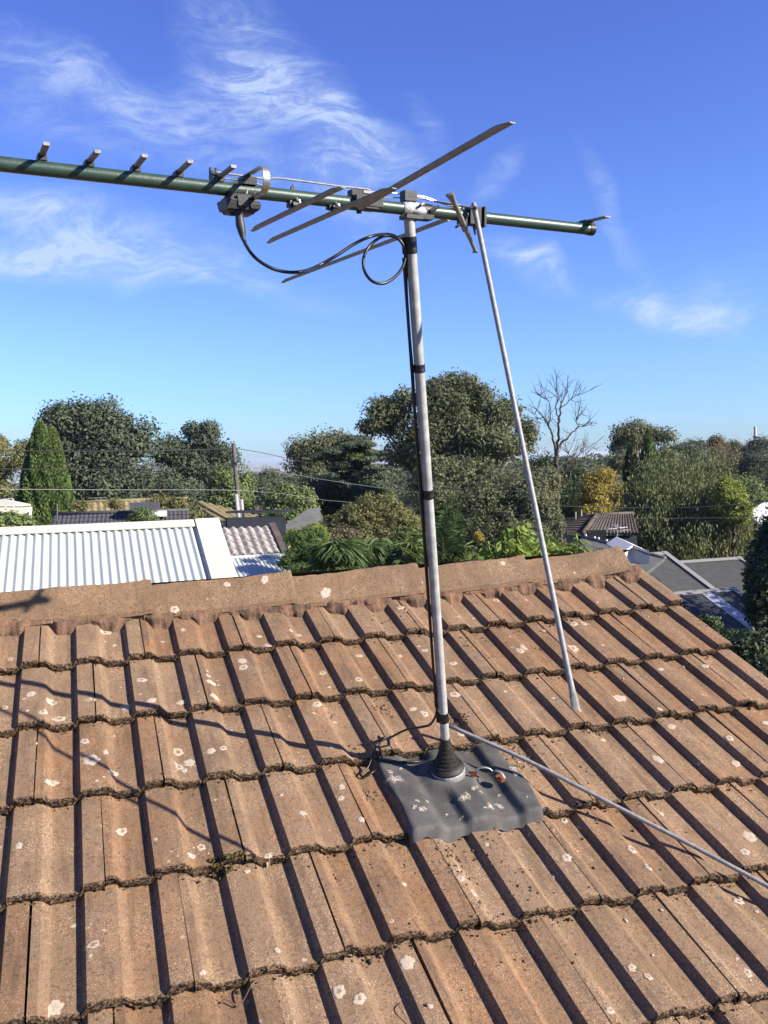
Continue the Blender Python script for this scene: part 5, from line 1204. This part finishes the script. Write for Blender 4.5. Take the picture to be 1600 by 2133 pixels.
def bigleaf(name, label, stems, leaf_m, seed, leaf, n):
    rng = np.random.RandomState(seed); p0 = at(*stems[0][0]); b_ = np.array([p0[0], p0[1], gz_at(p0)]); r = root(name, b_, label, 'shrub'); mb = MB(); P, T = [], []
    for a, b2 in stems:
        A, B_ = at(*a), at(*b2); ln = spline([A, (A + B_) / 2 + rng.normal(size=3) * .03, B_], 8); mb.tube(ln, .008, 5)
        for _ in range(n):
            q_ = ln[rng.randint(3, len(ln))]; d = rng.normal(size=3); d[2] = -abs(d[2]) * .5 + .1; d = nrm(d); P.append(q_ + d * leaf * .75); T.append(nrm(d + np.array([0, 0, -.5])))
    mb.tube([b_, p0], .02, 6); mb.build('stem', M['bark'], r)
    V, Q_ = leaf_quads(np.array(P), np.array(T), leaf, .48, rng); o = npmesh('leaves', V, Q_, LF[leaf_m], r); o['kind'] = 'stuff'; return r
rg = np.random.RandomState(9)
st_ = [((x, 1180, 13.5), (x + rg.uniform(-18, 18), y, 13.5 + rg.uniform(-.8, .8))) for x, y in ((1030, 1130), (1050, 1120), (1065, 1105), (1080, 1100), (1095, 1092), (1105, 1095), (1120, 1115), (1090, 1120), (1070, 1130), (1110, 1140), (1130, 1140), (1040, 1145), (1150, 1140), (1165, 1135), (1140, 1120), (1010, 1150), (1160, 1150), (1085, 1145), (1125, 1155), (1060, 1150))]
bigleaf('young_leafy_tree', 'bright lime green young tree behind the ridge, crossed by the drooping rod', st_, 'lime', 36, .15, 44)
bigleaf('leafy_sapling', 'small leafy sapling top standing alone over the ridge near its right end', [((1207, 1160, 13), (1201, 1112, 13)), ((1207, 1160, 13), (1213, 1125, 13)), ((1207, 1160, 13), (1196, 1128, 13))], 'lime', 37, .13, 16)
bigleaf('leafy_sapling', 'tiny dark leaf tuft peeping over the right part of the ridge', [((1245, 1160, 13), (1240, 1140, 13)), ((1245, 1160, 13), (1250, 1141, 13))], 'shade', 38, .09, 6)
bigleaf('leafy_plant', 'small green plant just right of the tall palm', [((980, 1180, 12.5), (978, 1140, 12.5)), ((985, 1180, 12.5), (990, 1150, 12.5))], 'lime', 39, .12, 14)
# dead tree
def dead_tree():
    rng = np.random.RandomState(6); d = 50; b_ = at(1160, 1100, d); b_[2] = gz_at(b_); r = root('dead_tree', b_, 'leafless dead tree with bare spreading branches against the sky', 'tree'); mb = MB()
    def px(*p): return [at(x, y, d + z) for x, y, z in p]
    main = [px((1160, 1110, 0), (1161, 1040, 0), (1160, 980, 0), (1160, 950, 0)), px((1160, 950, 0), (1152, 915, 0), (1145, 890, .5), (1132, 868, .8), (1114, 850, 1)), px((1160, 950, 0), (1164, 905, -.5), (1166, 870, -.8), (1170, 840, -1), (1182, 815, -1)),
            px((1162, 930, 0), (1185, 910, 0), (1205, 890, .6), (1230, 880, 1)), px((1145, 890, .5), (1146, 860, 0), (1142, 838, 0), (1126, 822, 0)), px((1166, 880, -.8), (1158, 850, -1), (1162, 825, -1), (1158, 812, -1)), px((1170, 850, -1), (1186, 835, 0), (1194, 828, 0), (1206, 822, 0)),
            px((1160, 975, 0), (1180, 960, .5), (1186, 945, .5), (1175, 925, 0)), px((1185, 975, .5), (1190, 960, .5), (1205, 948, .6), (1225, 935, .8)), px((1205, 890, .6), (1200, 872, .5), (1212, 858, .5)), px((1132, 868, .8), (1118, 872, 1), (1112, 862, 1)), px((1186, 1000, .5), (1192, 978, .4), (1210, 962, .5), (1235, 930, .9))]
    rad = [(.17, .11), (.08, .02), (.09, .02), (.065, .015), (.04, .012), (.045, .012), (.035, .01), (.045, .015), (.045, .012), (.028, .008), (.025, .008), (.055, .015)]
    for m, (a, b2) in zip(main, rad):
        sp_ = spline(m, 5); sp_ = [p + rng.normal(size=3) * .03 for p in sp_]; mb.tube(sp_, list(np.linspace(a, b2, len(sp_))), 6)
        if a < .2:
            for _ in range(9):
                i = rng.randint(len(sp_) // 3, len(sp_)); q_ = sp_[i]; dr = nrm(nrm(sp_[i] - sp_[i - 1]) + rng.normal(size=3) * .6 + np.array([0, 0, .35])); l_ = rng.uniform(.5, 1.5)
                tw = [q_, q_ + dr * l_ * .5 + rng.normal(size=3) * .06, q_ + dr * l_ + rng.normal(size=3) * .12 + np.array([0, 0, .1])]; mb.tube(spline(tw, 3), [.020, .017, .015, .012, .010, .008, .007], 4)
                for _ in range(2):
                    d2 = nrm(dr + rng.normal(size=3) * .6); mb.tube([tw[1], tw[1] + d2 * l_ * .4], [.009, .005], 4)
    mb.build('branches', M['deadwood'], r)
dead_tree()
tree('yellow_tree', 'bright yellow autumn tree in the gap right of the dead tree', 'tree', [lob(1245, 1005, 34, 26, 60), lob(1235, 1040, 36, 30, 60), lob(1262, 1035, 30, 32, 60), lob(1250, 1060, 40, 16, 59)], 'yel', 480, 24, .62, .25, 41, r0=.18)
tree('dark_gap_tree', 'dark shaded tree behind the trunk of the dead tree', 'tree', [lob(1170, 1040, 34, 40, 64), lob(1190, 1000, 40, 34, 66), lob(1140, 980, 40, 36, 66), lob(1205, 1065, 30, 20, 62)], 'shade', 480, 24, 1.0, .30, 42, r0=.25)
tree('domed_gum', 'domed gum tree on the right standing above the poplar', 'tree', [lob(1335, 905, 50, 24, 82), lob(1300, 925, 26, 26, 82), lob(1375, 915, 32, 22, 82), lob(1340, 935, 56, 28, 82), lob(1290, 955, 26, 26, 81), lob(1385, 945, 26, 24, 82)], 'gum', 720, 24, 1.15, .34, 43, bark='pale_bark', r0=.35, nl=20, gap=.2)
conifer('poplar', 'narrow upright green poplar in front of the domed gum', [(1350, 896, 1040, 16, 66), (1342, 930, 1040, 12, 66), (1360, 925, 1040, 12, 66)], 'con', 44, 320, .24)
conifer('poplar', 'narrow dark cypress left of the green poplar', [(1312, 925, 1040, 13, 68), (1322, 945, 1040, 9, 68)], 'shade', 45, 320, .24)
tree('dark_hedge_tree', 'dark green tree right of the poplar below the skyline', 'tree', [lob(1410, 945, 36, 24, 86), lob(1445, 940, 30, 20, 88), lob(1395, 980, 40, 30, 84), lob(1440, 965, 36, 30, 84)], 'dark', 480, 24, 1.15, .34, 46, r0=.3)
tree('sparse_gum', 'sparse gum with bare limbs on the skyline left of the slim mast', 'tree', [lob(1487, 922, 20, 12, 110), lob(1475, 938, 22, 12, 110), lob(1500, 935, 16, 10, 110), lob(1435, 922, 14, 8, 110), lob(1428, 935, 10, 8, 110)], 'brown', 230, 20, 1.0, .34, 47, bark='pale_bark', r0=.25, nl=12, gap=.3)
for i, (x, y, rx, ry, d, lm, lb) in enumerate(((1530, 940, 34, 20, 118, 'far', 'rounded gum crown on the skyline below the slim mast'), (1590, 938, 36, 22, 112, 'dark', 'dark gum crown on the skyline at the right edge'), (1500, 975, 60, 36, 100, 'brown', 'brown green scrubby tree with pale bare limbs right of the weeping tree'), (1575, 985, 50, 40, 92, 'dark', 'dark scrub tree at the right edge above the white roof'), (1560, 1030, 50, 32, 80, 'broad', 'dark green tree behind the white roofed house'), (1620, 1020, 50, 40, 84, 'gum', 'grey green gum cut by the right edge of the photo'))):
    tree('gum_tree', lb, 'tree', [lob(x, y, rx, ry, d), lob(x - rx * .5, y + ry * .4, rx * .6, ry * .7, d), lob(x + rx * .5, y + ry * .5, rx * .6, ry * .7, d), lob(x + 4, y - ry * .5, rx * .5, ry * .5, d)], lm, 420, 22, 1.3, .36, 50 + i, bark='pale_bark', r0=.25, nl=26, gap=.2)
# weeping tree
def weeping():
    rng = np.random.RandomState(60); lobes = [lob(1420, 1000, 90, 36, 45), lob(1350, 1035, 66, 50, 44), lob(1450, 1050, 90, 60, 43), lob(1520, 1075, 62, 50, 43), lob(1340, 1090, 50, 40, 43), lob(1440, 1110, 100, 36, 42), lob(1550, 1110, 36, 36, 43), lob(1480, 985, 50, 26, 46), lob(1395, 975, 60, 20, 46)]
    V, Q_, C = crown(lobes, 1500, 1, .5, .2, .3, rng, inner=.3); n = len(C); P = []
    for c in C:
        l_ = rng.uniform(.5, 1.9); k = 26; a = rng.normal(size=(k, 3)) * np.array([.17, .17, 0]); z = -rng.uniform(0, 1, k) ** .8 * l_; a[:, 2] = z; a[:, :2] *= (1 - .35 * (-z / l_))[:, None]; P.append(c + a)
    for c in C[rng.choice(n, n // 2)]: P.append(c + rng.normal(size=(22, 3)) * .35)
    P = np.concatenate(P); t = unit(len(P), rng) * .55; t[:, 2] -= 1; t /= np.linalg.norm(t, axis=1)[:, None]
    V, Q_ = leaf_quads(P, t, .19, .34, rng); b_ = at(1420, 1165, 43.5); b_[2] = gz_at(b_)
    r = root('weeping_tree', b_, 'wide weeping tree with hanging foliage above the ribbed roofs at right', 'tree'); mb = MB(); limbs(mb, b_, C, 30, .55, rng, .3); mb.build('trunk', M['bark'], r, True); npmesh('crown', V, Q_, LF['weep'], r)
weeping()
tree('yellow_green_tree', 'yellow green tree glowing at the right shoulder of the weeping tree', 'tree', [lob(1525, 1040, 26, 34, 41.5), lob(1515, 1015, 16, 20, 42), lob(1540, 1065, 22, 24, 41)], 'ygr', 240, 24, .45, .2, 61, r0=.15)
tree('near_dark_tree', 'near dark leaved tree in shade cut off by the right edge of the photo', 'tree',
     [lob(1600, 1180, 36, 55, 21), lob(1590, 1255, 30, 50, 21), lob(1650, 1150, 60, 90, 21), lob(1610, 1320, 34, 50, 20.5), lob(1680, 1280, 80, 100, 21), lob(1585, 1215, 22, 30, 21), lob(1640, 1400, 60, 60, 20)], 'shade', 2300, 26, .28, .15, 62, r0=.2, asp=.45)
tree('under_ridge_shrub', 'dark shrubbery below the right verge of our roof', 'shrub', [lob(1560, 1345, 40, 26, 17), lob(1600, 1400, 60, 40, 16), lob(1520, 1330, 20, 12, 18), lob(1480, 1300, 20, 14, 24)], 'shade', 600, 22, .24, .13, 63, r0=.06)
tree('middle_tree', 'dark tree between the awning and the leafy tree', 'tree', [lob(590, 1060, 24, 30, 52), lob(545, 1030, 22, 26, 70), lob(530, 1010, 16, 20, 75), lob(560, 1000, 30, 20, 90)], 'dark', 320, 24, .85, .28, 64, r0=.2)
tree('side_tree', 'tree out to the right whose shade falls on the ribbed carport roofs', 'tree',
     [((17, 24.5, -2.0), (2.4, 2.4, 2.0)), ((20, 24, -1.2), (3, 3, 2.6)), ((17.5, 27.2, -3.4), (1.6, 1.8, 1.6)), ((21.5, 27, -2.0), (3, 3, 2.6))], 'shade', 600, 22, .8, .3, 65, r0=.3)
# canopy of countless trees further off
rng = np.random.RandomState(70); Vs, Qs, k0 = [], [], 0
cen, siz = [], []
for d0, d1, n in ((85, 160, 260), (160, 320, 520), (320, 700, 900), (700, 1600, 1100)):
    for _ in range(n):
        a = rng.uniform(-.62, .62); d = math.sqrt(rng.uniform(d0 ** 2, d1 ** 2)); x, y = d * math.sin(a), d * math.cos(a); h = rng.uniform(3.5, 8.0) if d < 700 else rng.uniform(6, 11)
        z = ground_z(x, y); pxx = PX + F * x / y
        hm = 1.0
        cen.append((x, y, z + h * .62)); siz.append((h * .62, h * .62, h * .45))
cen, siz = np.array(cen), np.array(siz); tot_ = 190000; w_ = (siz[:, 0] / np.hypot(cen[:, 0], cen[:, 1])) ** 1.1; w_ /= w_.sum(); idx = rng.choice(len(cen), tot_, p=w_)
u = unit(tot_, rng); u[:, 2] = np.abs(u[:, 2]) * 1.0 - .25; q_ = rng.uniform(.75, 1.08, tot_)[:, None]; bump = 1 + .18 * np.sin(u[:, 0:1] * 7 + idx[:, None]) * np.sin(u[:, 1:2] * 6 + idx[:, None] * 2)
P = cen[idx] + u * siz[idx] * q_ * bump; dist = np.hypot(P[:, 0], P[:, 1]); t = unit(tot_, rng)
V, Q_ = leaf_quads(P, t, np.clip(dist * .0045, .4, 6.5), .7, rng)
o = npmesh('tree_canopy', V, Q_, LF['far'], None, (0, 0, 0)); tag(o, 'distant wooded suburb canopy filling the valley toward the plain', 'woodland', kind='stuff')
# scattered far roofs and town
mb = MB(); rng = np.random.RandomState(71)
for _ in range(1100):
    a = rng.uniform(-.5, .5); d = rng.uniform(1800, 13000); s_ = rng.uniform(6, 22) * (d / 4000) ** .6; x, y = d * math.sin(a), d * math.cos(a); z = ground_z(x, y)
    mb.box((x, y, z + s_ * .25), (s_, 0, 0), (0, s_ * .7, 0), (0, 0, s_ * .35))
o = mb.build('far_town', mat('far_town_walls', (.55, .53, .50), .8, 0, .3, (.32, .28, .25), .01)); tag(o, 'specks of the distant town on the hazy plain', 'town', kind='stuff')

rng = np.random.RandomState(80); lb = []
for _ in range(150):
    x, y = rng.uniform(1, 24), rng.uniform(7, 36); r_ = rng.uniform(.5, 1.1); lb.append(((x, y, ground_z(x, y) + r_ * .5), (r_ * 1.3, r_ * 1.3, r_)))
V, Q_, C = crown(lb, 2400, 9, .4, .22, .5, rng)
o = npmesh('garden_growth', V, Q_, LF['dark'], None, (0, 0, 0)); tag(o, 'rough garden undergrowth covering the yards below the roof on the right', 'undergrowth', kind='stuff')

def absorb(src, dst, newname):              # boughs that belong to one plant
    a = next(o for o in bpy.data.objects if o.name.split('.')[0] == src and o.parent is None); b = next(o for o in bpy.data.objects if o.name.split('.')[0] == dst and o.parent is None)
    for ch in list(a.children):
        if ch.name.startswith('crown'):
            ch.location = ch.location + a.location - b.location; ch.parent = b; ch.name = newname
        else: bpy.data.objects.remove(ch)
    bpy.data.objects.remove(a)
absorb('yellow_tip', 'cedar_tree', 'yellow_tips'); absorb('bottlebrush_tips', 'bottlebrush', 'pale_tips')
